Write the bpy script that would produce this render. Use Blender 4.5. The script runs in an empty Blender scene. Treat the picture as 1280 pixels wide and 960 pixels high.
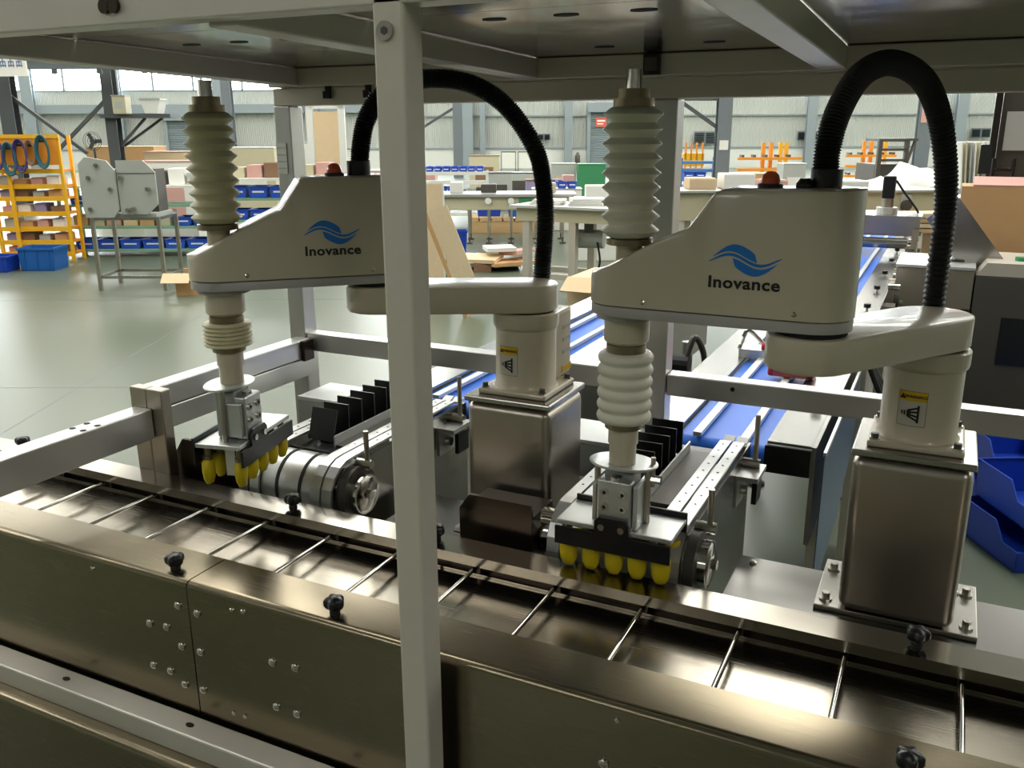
import bpy, bmesh, math, random
from mathutils import Vector, Matrix
R_ = math.radians
PI = math.pi
random.seed(7)
SC = bpy.context.scene
COL = SC.collection

# ------------------------------------------------------------------ camera
cam_d = bpy.data.cameras.new('camera')
cam = bpy.data.objects.new('camera', cam_d)
COL.objects.link(cam)
cam_d.sensor_fit = 'HORIZONTAL'
cam_d.sensor_width = 36.0
cam_d.lens = 1110.0 / 1280.0 * 36.0
cam_d.clip_start = 0.05
cam_d.clip_end = 200
_x = Vector((0.899, 0.438, -0.004)).normalized()
_z = Vector((0.422, -0.864, 0.275))
_z = (_z - _x * _z.dot(_x)).normalized()
_y = _z.cross(_x)
_m = Matrix((_x, _y, _z)).transposed().to_4x4()
_m.translation = (0, 0, 1.70)
cam.matrix_world = _m
SC.camera = cam

# ------------------------------------------------------------------ world, exposure
W = bpy.data.worlds.new('sky')
SC.world = W
W.use_nodes = True
W.node_tree.nodes['Background'].inputs[0].default_value = (0.80, 0.90, 1.0, 1)
W.node_tree.nodes['Background'].inputs[1].default_value = 1.0
SC.view_settings.view_transform = 'Standard'
SC.view_settings.look = 'None'
SC.view_settings.gamma = 1
SC.view_settings.use_curve_mapping = False
SC.view_settings.exposure = 0.70
SC.cycles.max_bounces = 8
SC.cycles.diffuse_bounces = 4
SC.cycles.glossy_bounces = 4
SC.cycles.transmission_bounces = 4
SC.cycles.sample_clamp_indirect = 6
SC.cycles.caustics_reflective = False
SC.cycles.caustics_refractive = False
SKYLIGHT = 5.5      # strength of the roof lights
WINDOW = 14.0        # strength of the daylit wall windows

# ------------------------------------------------------------------ materials
MATS = {}
def srgb(c):
    return tuple(((v/255)/12.92 if v/255 <= .04045 else ((v/255+.055)/1.055)**2.4) for v in c) + (1,)
def mat(name, col, rough=.5, metal=0., noise=0., nscale=8., stretch=None, bump=0., emit=0., trans=0., coat=0., sub=0., rvar=0.):
    m = bpy.data.materials.new(name); MATS[name] = m
    m.use_nodes = True
    nt = m.node_tree; b = nt.nodes['Principled BSDF']
    c = srgb(col)
    b.inputs['Base Color'].default_value = c
    b.inputs['Roughness'].default_value = rough
    b.inputs['Metallic'].default_value = metal
    if coat: b.inputs['Coat Weight'].default_value = coat
    if trans: b.inputs['Transmission Weight'].default_value = trans
    if sub:
        b.inputs['Subsurface Weight'].default_value = sub
        b.inputs['Subsurface Radius'].default_value = (.01, .01, .008)
    if emit:
        b.inputs['Emission Color'].default_value = c
        b.inputs['Emission Strength'].default_value = emit
    if noise or bump or rvar:
        tc = nt.nodes.new('ShaderNodeTexCoord'); mp = nt.nodes.new('ShaderNodeMapping')
        nt.links.new(tc.outputs['Object'], mp.inputs['Vector'])
        if stretch: mp.inputs['Scale'].default_value = stretch
        nz = nt.nodes.new('ShaderNodeTexNoise'); nz.inputs['Scale'].default_value = nscale
        nz.inputs['Detail'].default_value = 4
        nt.links.new(mp.outputs['Vector'], nz.inputs['Vector'])
        if noise:
            mx = nt.nodes.new('ShaderNodeMix'); mx.data_type = 'RGBA'
            mx.inputs['A'].default_value = tuple(max(0, v*(1-noise)) for v in c[:3]) + (1,)
            mx.inputs['B'].default_value = tuple(min(1, v*(1+noise)) for v in c[:3]) + (1,)
            nt.links.new(nz.outputs['Fac'], mx.inputs['Factor'])
            nt.links.new(mx.outputs['Result'], b.inputs['Base Color'])
        if rvar:
            mr = nt.nodes.new('ShaderNodeMapRange')
            mr.inputs['From Min'].default_value = .3; mr.inputs['From Max'].default_value = .7
            mr.inputs['To Min'].default_value = max(0, rough-rvar); mr.inputs['To Max'].default_value = rough+rvar
            nt.links.new(nz.outputs['Fac'], mr.inputs['Value'])
            nt.links.new(mr.outputs['Result'], b.inputs['Roughness'])
        if bump:
            bp = nt.nodes.new('ShaderNodeBump'); bp.inputs['Strength'].default_value = bump
            bp.inputs['Distance'].default_value = .01
            nt.links.new(nz.outputs['Fac'], bp.inputs['Height'])
            nt.links.new(bp.outputs['Normal'], b.inputs['Normal'])
    return m
def wave_mat(name, col, scale, rough=.6, depth=.02, axis='X'):
    m = mat(name, col, rough)
    nt = m.node_tree; b = nt.nodes['Principled BSDF']
    tc = nt.nodes.new('ShaderNodeTexCoord'); w = nt.nodes.new('ShaderNodeTexWave')
    w.bands_direction = axis; w.inputs['Scale'].default_value = scale
    nt.links.new(tc.outputs['Object'], w.inputs['Vector'])
    bp = nt.nodes.new('ShaderNodeBump'); bp.inputs['Strength'].default_value = 1; bp.inputs['Distance'].default_value = depth
    nt.links.new(w.outputs['Fac'], bp.inputs['Height']); nt.links.new(bp.outputs['Normal'], b.inputs['Normal'])
    return m

mat('steel_x', (172,168,162), .24, 1, .03, 3, (2,240,240), rvar=.03)      # brushed along x
mat('steel_y', (168,166,162), .24, 1, .03, 3, (240,2,240), rvar=.03)
mat('steel_z', (184,176,165), .33, 1, .035, 3, (240,240,2), rvar=.03)
mat('tray_steel', (156,150,140), .17, 1, .03, 3, (2,240,240), rvar=.03)
mat('tray_floor_steel', (178,170,156), .24, 1, .05, 3, (2,200,200), rvar=.04)
mat('front_steel', (136,126,106), .25, 1, .03, 4, (2,240,240), rvar=.03)
mat('roof_steel', (190,186,180), .16, 1, .06, 4, (2,2,2), rvar=.05)
mat('beam_steel', (204,196,184), .42, .35, .04, 6)
mat('rail_steel', (206,205,202), .30, .7, .03, 6)
mat('deck_steel', (128,126,122), .24, 1, .03, 3, (2,240,240))
mat('chrome', (215,213,208), .10, 1)
mat('bolt_steel', (200,196,188), .2, 1)
mat('alu', (205,206,204), .38, .85, .06, 20, (1,1,1))
mat('alu_light', (214,216,214), .42, .7)
mat('post_grey', (208,202,188), .5, .15, .04, 40)
mat('rail_alu', (206,201,190), .42, .4, .05, 10)
mat('robot_white', (208,196,172), .30, 0, .02, 30, coat=.35)
mat('robot_grey', (176,172,168), .40, 0, .02, 30)
mat('dark_steel', (70,62,54), .28, .9)
mat('black_plastic', (16,16,18), .35)
mat('hose_black', (15,15,17), .55)
mat('black_rubber', (20,20,20), .7)
mat('dark_gap', (14,12,10), .8)
mat('silicone', (240,235,218), .4, sub=.3)
mat('silicone_stained', (216,208,172), .45, sub=.2)
mat('brass', (142,128,104), .3, .8)
mat('yellow_cup', (214,190,22), .5)
mat('label_yellow', (226,184,20), .5)
mat('label_white', (206,200,184), .5)
mat('print_black', (18,16,16), .5)
mat('logo_blue', (26,122,214), .45)
mat('lamp_red', (255,96,40), .3, coat=.5, sub=.8)
mat('belt_blue', (30,104,214), .45)
mat('crate_blue', (22,64,172), .42)
mat('crate_teal', (22,92,168), .45)
mat('bin_blue', (42,88,206), .45)
mat('green_paint', (60,140,92), .5)
mat('green_frame', (120,160,132), .5)
mat('yellow_paint', (238,178,24), .5)
mat('orange_paint', (236,150,40), .55)
mat('blue_paint', (82,132,196), .5)
mat('column_grey', (112,120,126), .55, 0, .06, 4)
mat('column_dark', (78,82,84), .55, 0, .08, 6)
mat('column_blue', (134,144,148), .55)
mat('wall_paint', (228,230,224), .7, 0, .02, 2)
mat('dado_paint', (208,210,204), .7)
wave_mat('wall_sheet', (196,199,192), 5.0, .6, .03)
wave_mat('roller_door_sheet', (128,140,144), 4.0, .6, .04, 'Z')
mat('ceiling_sheet', (176,180,178), .8)
mat('rear_wall_paint', (120,120,112), .8)
mat('skylight', (255,253,246), .5, emit=SKYLIGHT)
mat('window_glow', (244,250,255), .5, emit=WINDOW)
mat('card', (202,160,112), .75, 0, .06, 12)
mat('card_light', (222,196,158), .75, 0, .05, 8)
mat('wood', (206,172,126), .65, 0, .12, 3, (1,10,10))
mat('wood_pale', (226,204,170), .65, 0, .08, 3, (10,1,10))
mat('cream', (198,190,160), .5)
mat('machine_grey', (178,182,176), .5, .1)
mat('machine_white', (226,226,220), .5)
mat('paper', (236,236,230), .7)
mat('wrap', (240,240,236), .35, 0, .03, 10, bump=.4)
mat('pink_stuff', (206,160,150), .7)
mat('brown_stuff', (132,100,76), .7)
mat('mauve_stuff', (150,140,176), .7)
mat('cabinet_dark', (84,80,74), .45, .3)
mat('glass_dark', (40,44,46), .15)
mat('red_paint', (186,44,44), .5)
mat('sign_red', (206,92,72), .5)
mat('cable_teal', (30,92,104), .5)
mat('cable_violet', (60,48,110), .5)
mat('sign_blue', (110,130,168), .6)
# floor
fm = mat('floor_epoxy', (90,99,82), .34, 0, .08, .9)
fm.node_tree.nodes['Principled BSDF'].inputs['Specular IOR Level'].default_value = .55

# ------------------------------------------------------------------ mesh helpers
class MB:
    def __init__(s): s.v = []; s.f = []
    def add(s, vs, fs):
        n = len(s.v); s.v += [Vector(p) for p in vs]; s.f += [tuple(i+n for i in f) for f in fs]; return s
    def box(s, x0, x1, y0, y1, z0, z1):
        return s.add([(x,y,z) for x in (x0,x1) for y in (y0,y1) for z in (z0,z1)],
                     [(0,1,3,2),(4,6,7,5),(0,4,5,1),(2,3,7,6),(0,2,6,4),(1,5,7,3)])
    def obox(s, c, size, rot=None):
        m = MB().box(-size[0]/2,size[0]/2,-size[1]/2,size[1]/2,-size[2]/2,size[2]/2)
        rot = rot or Matrix.Identity(3)
        return s.add([rot @ p + Vector(c) for p in m.v], m.f)
    def bar(s, p0, p1, w, h=None):
        p0, p1 = Vector(p0), Vector(p1); d = p1-p0
        q = d.to_track_quat('X', 'Z').to_matrix()
        return s.obox((p0+p1)/2, (d.length, w, h or w), q)
    def cyl(s, p0, p1, r, n=16, r2=None):
        p0, p1 = Vector(p0), Vector(p1); q = (p1-p0).to_track_quat('Z','X').to_matrix()
        r2 = r if r2 is None else r2
        vs = [p0 + q @ Vector((r*math.cos(2*PI*i/n), r*math.sin(2*PI*i/n), 0)) for i in range(n)]
        vs += [p1 + q @ Vector((r2*math.cos(2*PI*i/n), r2*math.sin(2*PI*i/n), 0)) for i in range(n)]
        fs = [(i,(i+1)%n,n+(i+1)%n,n+i) for i in range(n)] + [tuple(range(n))[::-1], tuple(range(n,2*n))]
        return s.add(vs, fs)
    def tube(s, path, r, n=8, rad=None):
        path = [Vector(p) for p in path]; k = len(path); vs = []
        t0 = (path[1]-path[0]).normalized()
        up = Vector((0,0,1)) if abs(t0.z) < .9 else Vector((1,0,0))
        nx = t0.cross(up).normalized()
        for i, p in enumerate(path):
            t = (path[min(i+1,k-1)]-path[max(i-1,0)]).normalized()
            nx = (nx - t*nx.dot(t)).normalized(); ny = t.cross(nx)
            rr = rad[i] if rad else r
            vs += [p + nx*rr*math.cos(2*PI*j/n) + ny*rr*math.sin(2*PI*j/n) for j in range(n)]
        fs = [(i*n+j, i*n+(j+1)%n, (i+1)*n+(j+1)%n, (i+1)*n+j) for i in range(k-1) for j in range(n)]
        fs += [tuple(range(n))[::-1], tuple((k-1)*n+j for j in range(n))]
        return s.add(vs, fs)
    def lathe(s, prof, c=(0,0,0), n=28, sx=1, sy=1, rot=0):
        vs = []
        for r, z in prof:
            for j in range(n):
                a = 2*PI*j/n; x, y = r*math.cos(a)*sx, r*math.sin(a)*sy
                vs.append((c[0]+x*math.cos(rot)-y*math.sin(rot), c[1]+x*math.sin(rot)+y*math.cos(rot), c[2]+z))
        k = len(prof)
        fs = [(i*n+j, i*n+(j+1)%n, (i+1)*n+(j+1)%n, (i+1)*n+j) for i in range(k-1) for j in range(n)]
        fs += [tuple(range(n))[::-1], tuple((k-1)*n+j for j in range(n))]
        return s.add(vs, fs)
    def prism(s, poly, a, b, plane='xz'):
        # poly in the plane, extruded from a to b along the remaining axis
        f = {'xz': lambda p,t:(p[0],t,p[1]), 'yz': lambda p,t:(t,p[0],p[1]), 'xy': lambda p,t:(p[0],p[1],t)}[plane]
        n = len(poly)
        return s.add([f(p,a) for p in poly]+[f(p,b) for p in poly],
                     [tuple(range(n)), tuple(range(n,2*n))[::-1]]+[(i,(i+1)%n,n+(i+1)%n,n+i) for i in range(n)])
    def loft(s, rings):
        n = len(rings[0]); vs = [p for r in rings for p in r]; k = len(rings)
        fs = [(i*n+j, i*n+(j+1)%n, (i+1)*n+(j+1)%n, (i+1)*n+j) for i in range(k-1) for j in range(n)]
        fs += [tuple(range(n))[::-1], tuple((k-1)*n+j for j in range(n))]
        return s.add(vs, fs)
    def xf(s, m):
        s.v = [m @ p for p in s.v]; return s
    def build(s, name, material, parent=None, world=False, bevel=0, smooth=False, angle=40):
        me = bpy.data.meshes.new(name)
        vs = s.v
        if parent is not None and world:
            inv = root_m(parent).inverted(); vs = [inv @ p for p in vs]
        me.from_pydata([tuple(p) for p in vs], [], s.f)
        bm = bmesh.new(); bm.from_mesh(me)
        bmesh.ops.recalc_face_normals(bm, faces=bm.faces)
        bm.to_mesh(me); bm.free()
        me.materials.append(MATS[material])
        if smooth:
            for p in me.polygons: p.use_smooth = True
            me.set_sharp_from_angle(angle=R_(angle))
        o = bpy.data.objects.new(name, me); COL.objects.link(o)
        if parent is not None: o.parent = parent
        if bevel:
            bv = o.modifiers.new('bevel', 'BEVEL'); bv.width = bevel; bv.segments = 2; bv.limit_method = 'ANGLE'
        return o
def root_m(o):
    while o.parent: o = o.parent
    return Matrix.Translation(o.location) @ Matrix.Rotation(o.rotation_euler.z, 4, 'Z')
def tag(o, label, cat, group=None):
    o['label'] = label; o['category'] = cat
    if group: o['group'] = group
    return o
def thing(name, label, cat, loc=(0,0,0), rz=0, group=None):
    o = bpy.data.objects.new(name, None); COL.objects.link(o)
    o.empty_display_size = .05
    o.location = loc; o.rotation_euler = (0,0,rz)
    return tag(o, label, cat, group)
def struct(o): o['kind'] = 'structure'; return o
def copy_tree(o, parent=None):
    c = o.copy(); COL.objects.link(c); c.parent = parent
    for ch in list(o.children): copy_tree(ch, c)
    return c
def dup(o, loc, label, rz=None):
    c = copy_tree(o); c.location = loc; c['label'] = label
    if rz is not None: c.rotation_euler = (0,0,rz)
    return c
def text_mb(body, size, bold=0., depth=.0006):
    cu = bpy.data.curves.new('t', 'FONT'); cu.body = body; cu.size = size; cu.offset = bold; cu.extrude = depth
    cu.space_character = 1.07; cu.align_x = 'CENTER'; cu.resolution_u = 3
    o = bpy.data.objects.new('t', cu); COL.objects.link(o)
    bpy.context.view_layer.update()
    me = o.to_mesh(); m = MB().add([v.co.copy() for v in me.vertices], [tuple(p.vertices) for p in me.polygons])
    o.to_mesh_clear(); bpy.data.objects.remove(o); bpy.data.curves.remove(cu)
    return m
def spline(pts, n=20):
    pts = [Vector(p) for p in pts]; P = [pts[0]*2-pts[1]] + pts + [pts[-1]*2-pts[-2]]; out = []
    for i in range(1, len(P)-2):
        a, b, c, d = P[i-1:i+3]
        for k in range(n):
            t = k/n
            out.append(.5*((2*b)+(c-a)*t+(2*a-5*b+4*c-d)*t*t+(3*b-a-3*c+d)*t**3))
    return out + [pts[-1]]
def disc_head(mb, p, nrm, r=.007, h=.004):
    p = Vector(p); nrm = Vector(nrm)
    mb.cyl(p, p+nrm*h*.5, r, 10); mb.cyl(p+nrm*h*.5, p+nrm*h, r, 10, r*.55); return mb
# hall frame: u to the right, v straight away from the camera
HX = Vector((.898,.439,0)); HY = Vector((-.439,.898,0)); HR = math.atan2(.439,.898)
def H(u, v, z=0): return HX*u + HY*v + Vector((0,0,z))
def hth(name, label, cat, u, v, z=0, rz=0, group=None): return thing(name, label, cat, H(u,v,z), HR+rz, group)

# ================================================================== THE HALL
def hst(name, mb, m):     # a piece of the hall, given in hall coordinates
    o = mb.build(name, m); o.rotation_euler = (0,0,HR); return struct(o)
U0, U1, V0, V1, ZC = -26, 26, -16, 42, 8.5
hst('floor', MB().box(U0,U1,V0,V1,-.1,0), 'floor_epoxy')
jf = MB()
for v in (5.9, 9.2, 15.5, 22): jf.box(U0,U1,v,v+.008,-.01,.0008)
for u in (-9,-3,3,9): jf.box(u,u+.008,V0,V1,-.01,.0008)
o = hst('trim_1', jf, 'column_grey')
hst('wall_back', MB().box(U0,U1,V1,V1+.2,0,3.42), 'wall_sheet')
hst('wall_back_top', MB().box(U0,U1,V1,V1+.2,5.0,ZC), 'wall_paint')
hst('wall_left', MB().box(U0-.2,U0,V0,V1,0,ZC), 'wall_paint')
hst('wall_right', MB().box(U1,U1+.2,V0,V1,0,ZC), 'wall_paint')
hst('wall_front', MB().box(U0,U1,V0-.2,V0,0,ZC), 'rear_wall_paint')
hst('baseboard_back', MB().box(U0,U1,V1-.12,V1-.001,0,.86), 'dado_paint')
hst('trim_2', MB().box(U0,U1,V1-.16,V1-.001,.86,.93), 'column_blue')
hst('trim_3', MB().box(U0,-4,V1-.3,V1-.001,2.48,2.86), 'column_blue')
hst('trim_30', MB().box(-4,U1,V1-.1,V1-.001,2.28,2.34), 'column_blue')
hst('ceiling', MB().box(U0,U1,V0,V1,ZC,ZC+.2), 'ceiling_sheet')
k = 0
for u in range(-26, 26, 4):       # clerestory windows along the back wall
    k += 1
    w = hst('window_%d' % k, MB().box(u+.15,u+3.85,V1+.05,V1+.08,3.45,4.98), 'window_glow')
    fr = MB()
    for a in (u+.15, u+1.95, u+3.75): fr.box(a-.05,a+.05,V1-.02,V1+.12,3.42,5.0)
    fr.box(u,u+4,V1-.02,V1+.12,3.42,3.5).box(u,u+4,V1-.02,V1+.12,4.92,5.0)
    fr.build('window_frame', 'column_blue', w)
for u in (-20, -12, -4, 4, 12, 20):   # roof lights
    k += 1
    for (a, b) in ((1.5, 13), (15, 27), (29, 41)):
        hst('window_%d' % k, MB().box(u-1.1,u+1.1,a,b,ZC-.06,ZC-.01), 'skylight'); k += 1
for u in (-12, 4):
    k += 1
    hst('window_%d' % k, MB().box(u-.8,u+.8,-14,-4,ZC-.06,ZC-.01), 'skylight')
# wall columns
for i, (u, w_) in enumerate(((-21.5,.5),(-17.6,.5),(-13.0,.5),(-8.9,.55),(-1.93,.46),(-1.26,.24),(2.6,.36),(13.5,.42),(20.2,.5))):
    c = MB().box(u-w_/2,u+w_/2,V1-.34,V1-.30,0,ZC).box(u-w_/2,u+w_/2,V1-.55,V1-.51,0,ZC).box(u-.03,u+.03,V1-.51,V1-.34,0,ZC)
    hst('trim_%d' % (4+i), c, 'column_blue')
# roller doors
for i, (a, b, zt) in enumerate(((-15.5,-13.6,2.17),(3.6,5.0,2.46))):
    d = hst('door_%d' % (i+1), MB().box(a,b,V1-.22,V1-.18,0,zt), 'roller_door_sheet')
    MB().box(a-.15,a,V1-.3,V1-.15,0,zt+.2).box(b,b+.15,V1-.3,V1-.15,0,zt+.2).box(a-.15,b+.15,V1-.4,V1-.15,zt,zt+.4).build('door_frame','column_blue',d)
def vent(u0, u1, z0, z1, label):
    t = hth('wall_louvre', label, 'louvre', (u0+u1)/2, V1-.18, (z0+z1)/2)
    w, h = (u1-u0)/2, (z1-z0)/2
    MB().box(-w,w,0,.05,-h,h).build('frame','column_grey',t)
    n = 5
    for q in range(2):
        for j in range(n):
            z = -h+.04+(2*h-.08)*(j+.5)/n; x = -w+.05 + q*w
            MB().obox((x+w/2-.05,-.03,z),(w-.08,.06,.02),Matrix.Rotation(.6,3,'X')).build('slat','glass_dark',t)
vent(1.21,1.79,1.25,1.53,'small dark wall louvre beyond the arch of the left hose')
vent(8.31,9.32,1.05,1.61,'large dark wall louvre left of the grey column on the right')
vent(20.87,21.76,1.28,1.70,'dark wall louvre above the stack of upright sheets')
vent(13.0,13.9,1.2,1.6,'dark wall louvre just beside the right black hose')
rs = hth('red_sign','red sign on the far roller door','sign',4.07,V1-.3,1.83)
MB().box(-.24,.24,0,.02,0,.39).build('board','sign_red',rs)
MB().box(-.18,.18,-.005,0,.22,.28).box(-.18,.1,-.005,0,.1,.15).build('print','paper',rs)
fe = hth('fire_extinguisher','dark fire extinguisher on the far wall beside the roller door','extinguisher',3.03,V1-.4,.25)
MB().lathe([(.10,0),(.11,.02),(.11,.32),(.05,.40),(.03,.44)],n=12).build('bottle','cabinet_dark',fe,smooth=True)
MB().box(-.06,.06,-.02,.02,.42,.46).build('handle','black_plastic',fe)

# hall columns with braces
def hcol(u, v, w, label, m, h=ZC-.05, tilt=0):
    t = hth('steel_column', label, 'column', u, v, 0)
    MB().box(-w/2,w/2,-.13,-.11,0,h).build('flange',m,t)
    MB().box(-w/2,w/2,.11,.13,0,h).build('flange',m,t)
    MB().box(-.012,.012,-.11,.11,0,h).build('web',m,t)
    return t
c1 = hcol(-8.58,20,.24,'dark steel column carrying two boxes on a bracket, behind the grey guard','column_dark')
MB().box(-.15,1.35,-.3,.3,1.98,2.06).build('bracket_shelf','column_dark',c1)
MB().bar((.1,0,1.4),(.7,0,1.98),.05).bar((.1,.2,1.4),(1.0,.2,1.98),.05).build('bracket_brace','column_dark',c1)
MB().bar((-.05,0,2.4),(-1.35,0,1.25),.07).build('diagonal_brace','column_dark',c1)
c2 = hcol(-10.78,20,.3,'dark steel column at the far left above the yellow rack','column_dark')
MB().bar((.05,0,2.45),(1.55,0,1.25),.07).build('diagonal_brace','column_dark',c2)
c3 = hcol(-7.9,26,.26,'blue grey steel column just right of the left bellows','column_grey')
c4 = hcol(4.37,19,.28,'grey steel column with a notice in front of the blue rack','column_grey')
MB().box(-.09,.09,-.145,-.135,1.29,1.48).build('notice','paper',c4)
MB().bar((-.15,0,1.75),(-.95,0,2.28),.07).build('diagonal_brace','column_dark',c4)
MB().box(-1.15,0,-.06,.06,2.26,2.34).build('cross_beam','column_dark',c4)
c5 = hcol(-1.95,34,.34,'blue grey steel column beyond the left hose arch','column_grey')
MB().bar((-.1,0,2.5),(-2.3,0,1.2),.09).build('diagonal_brace','column_dark',c5)
c6 = hcol(15.2,34,.5,'grey steel column between the right hose and the dark cabinet','column_grey')
MB().box(-.2,.2,-.16,-.14,1.9,2.5).build('notice','pink_stuff',c6)
def simple_box_thing(name,label,cat,u,v,z,w,d,h,m,lidm=None):
    t = hth(name,label,cat,u,v,z)
    MB().box(-w/2,w/2,-d/2,d/2,0,h).build('body',m,t,bevel=.01)
    MB().box(-w/2-.01,w/2+.01,-d/2-.01,d/2+.01,h,h+.02).build('lid',lidm or m,t)
    MB().box(-w*.3,w*.3,-d/2-.006,-d/2,h*.3,h*.7).build('front_panel',lidm or m,t)
    return t
simple_box_thing('air_unit','cream box on the column bracket nearest the column','box',-8.25,19.75,2.06,.28,.3,.36,'cream','machine_grey')
hp = hth('hopper_lamp','pale tapered box hanging at the bracket end','box',-7.63,19.9,2.07)
MB().prism([(-.13,0),(.13,0),(.21,.27),(-.21,.27)],-.2,.2).build('body','machine_white',hp)
MB().box(-.22,.22,-.21,.21,.27,.31).build('rim','machine_grey',hp)
fan = hth('wall_fan','dark industrial fan beside the column with the boxes','fan',-9.2,20.3,0)
MB().cyl((0,0,0),(0,0,1.35),.025,8).build('pole','column_dark',fan)
MB().cyl((0,-.05,1.5),(0,.05,1.5),.06,10).build('hub','column_dark',fan)
for j in range(3):
    MB().obox(Vector((.1*math.cos(j*2.1),0,1.5+.1*math.sin(j*2.1))),(.18,.01,.08),Matrix.Rotation(-j*2.1,3,'Y')).build('blade','column_dark',fan)
g=MB()
for r in (.1,.16,.2): g.tube([(r*math.cos(2*PI*i/20),-.06,1.5+r*math.sin(2*PI*i/20)) for i in range(21)],.006,5)
g.build('cage','column_dark',fan)
hs = hth('hanging_sign','white hanging sign with faded blue characters at the top left','sign',-7.42,14,2.50)
MB().box(-.22,.22,0,.03,0,.31).build('board','paper',hs)
st = MB()
for cx in (-.12, .0, .12):
    for (a,b,c,d) in ((-.04,.04,.25,.265),(-.04,.04,.20,.215),(-.045,.045,.145,.16),(-.008,.008,.14,.27),(-.04,-.028,.13,.21),(.028,.04,.13,.21)):
        st.box(cx+a,cx+b,-.004,0,c-.005,d)
st.build('lettering','sign_blue',hs)
MB().cyl((-.15,.015,.31),(-.15,.015,3),.006,6).cyl((.15,.015,.31),(.15,.015,3),.006,6).build('hanging_rod','column_dark',hs)

# ------------------------------------------------------------------ left background
def crate(name,label,u,v,z,w,d,h,m,rz=0,group=None,cat='crate'):
    t = hth(name,label,cat,u,v,z,rz,group)
    th=.012
    b=MB().prism([(-w/2+.02,0),(w/2-.02,0),(w/2,h),(w/2-th,h),(w/2-.02-th,th),(-w/2+.02+th,th),(-w/2+th,h),(-w/2,h)],-d/2,d/2)
    b.box(-w/2+.02,w/2-.02,-d/2,-d/2+th,0,h*.98).box(-w/2+.02,w/2-.02,d/2-th,d/2,0,h*.98)
    b.build('shell',m,t)
    MB().box(-w/2-.012,w/2+.012,-d/2-.012,-d/2+.004,h*.9,h).box(-w/2-.012,w/2+.012,d/2-.004,d/2+.012,h*.9,h).box(-w/2-.012,-w/2+.004,-d/2,d/2,h*.9,h).box(w/2-.004,w/2+.012,-d/2,d/2,h*.9,h).build('rim',m,t)
    if cat=='crate':
        for i in range(3):
            x=-w/2+w*(i+.5)/3; MB().box(x-.008,x+.008,-d/2-.01,-d/2,.02,h*.88).build('front_rib',m,t)
    else: MB().box(-w*.3,w*.3,-d/2-.008,-d/2,h*.45,h*.6).build('label_holder','paper',t)
    return t
def rack(name,label,u,v,w,d,levels,post,shelf,rz=0,h=None,thick=.03):
    t = hth(name,label,'rack',u,v,0,rz)
    h = h or max(levels)+.02
    for x in (-w/2,w/2):
        for y in (-d/2,d/2): MB().box(x-.02,x+.02,y-.02,y+.02,0,h).build('post',post,t)
    for z in levels:
        s_=MB().box(-w/2,w/2,-d/2,d/2,z-thick,z).build('shelf',shelf,t)
        MB().box(-w/2,w/2,-d/2-.022,-d/2-.002,z-.05,z+.01).build('shelf_edge',post,s_)
    return t
yr = rack('yellow_rack','yellow steel storage rack with cables hung at the far left',-6.45,12.3,.95,.3,[.12,.28,.46,.66,.86,1.02,1.22],'yellow_paint','orange_paint',h=1.66)
MB().box(-.47,.47,-.18,-.162,1.28,1.63).build('cable_panel','orange_paint',yr)
MB().box(-.5,.5,-.19,-.15,1.62,1.67).build('top_rail','yellow_paint',yr)
MB().box(-.24,-.19,-.20,-.172,0,1.25).build('front_post','yellow_paint',yr)
for i,(du,m,rr,dz) in enumerate(((.30,'cable_teal',.10,1.45),(.0,'cable_violet',.10,1.40),(-.15,'cable_teal',.10,1.36),(-.30,'cable_violet',.09,1.42),(.14,'brown_stuff',.07,1.44))):
    lab=('teal cable coil at the right end of the yellow rack panel','violet cable coil third from the right on the yellow rack panel','long teal cable coil in the middle of the yellow rack panel','violet cable coil at the left of the yellow rack panel','small brown cable coil second from the right on the yellow rack panel')[i]
    t=hth('cable_coil',lab,'cable',-6.45+du,12.3-.21,dz)
    for q in range(3):
        MB().tube([((rr+.012*q)*math.cos(a*2*PI/24)*.7,-.02-.012*q,(rr+.012*q)*1.7*math.sin(a*2*PI/24)) for a in range(25)],.013,6).build('loop',m,t,smooth=True)
    MB().box(-.012,.012,-.06,.045,rr*1.5-.03,rr*1.5+.0).build('hook','black_plastic',t)
cols=['pink_stuff','paper','mauve_stuff','brown_stuff','machine_grey','card']
knd={'pink_stuff':'pink','paper':'white','mauve_stuff':'mauve','brown_stuff':'brown','machine_grey':'grey','card':'cardboard','cream':'cream','cabinet_dark':'dark','card_light':'pale cardboard'}
def parcel(label,u,v,z,w,d,h,m,rz=0,group=None):
    t=hth('parcel',label,'parcel',u,v,z,rz,group)
    MB().box(-w/2,w/2,-d/2,d/2,0,h).build('body',m,t,bevel=.006)
    MB().box(-w/2+.005,w/2-.005,-d/2+.005,-.004,h,h+.006).build('flap',m,t)
    MB().box(-w/2+.005,w/2-.005,.004,d/2-.005,h,h+.006).build('flap',m,t)
    return t
names7=['lowest','second lowest','third','fourth','fifth','sixth','top']
for li,z in enumerate([.12,.28,.46,.66,.86,1.02]):
    for q in range(4):
        m=cols[(li*2+q)%6]
        parcel('%s parcel, %s from left on %s shelf of the yellow rack'%(knd[m],['first','second','third','fourth'][q],names7[li]),-6.45-.34+q*.22,12.3-.0,z,.15+.02*(q%2),.24,.07+.02*((q+li)%3),m)
crate('plastic_crate','blue plastic crate with ribs on the floor before the yellow rack',-6.02,11.45,0,.46,.36,.29,'crate_teal')
crate('plastic_crate','smaller blue crate at the left edge of the floor',-6.55,11.3,0,.44,.3,.2,'crate_blue')
crate('plastic_crate','dark blue crate half behind the ribbed crate on the floor',-6.25,11.8,0,.3,.3,.24,'crate_blue')

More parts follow.
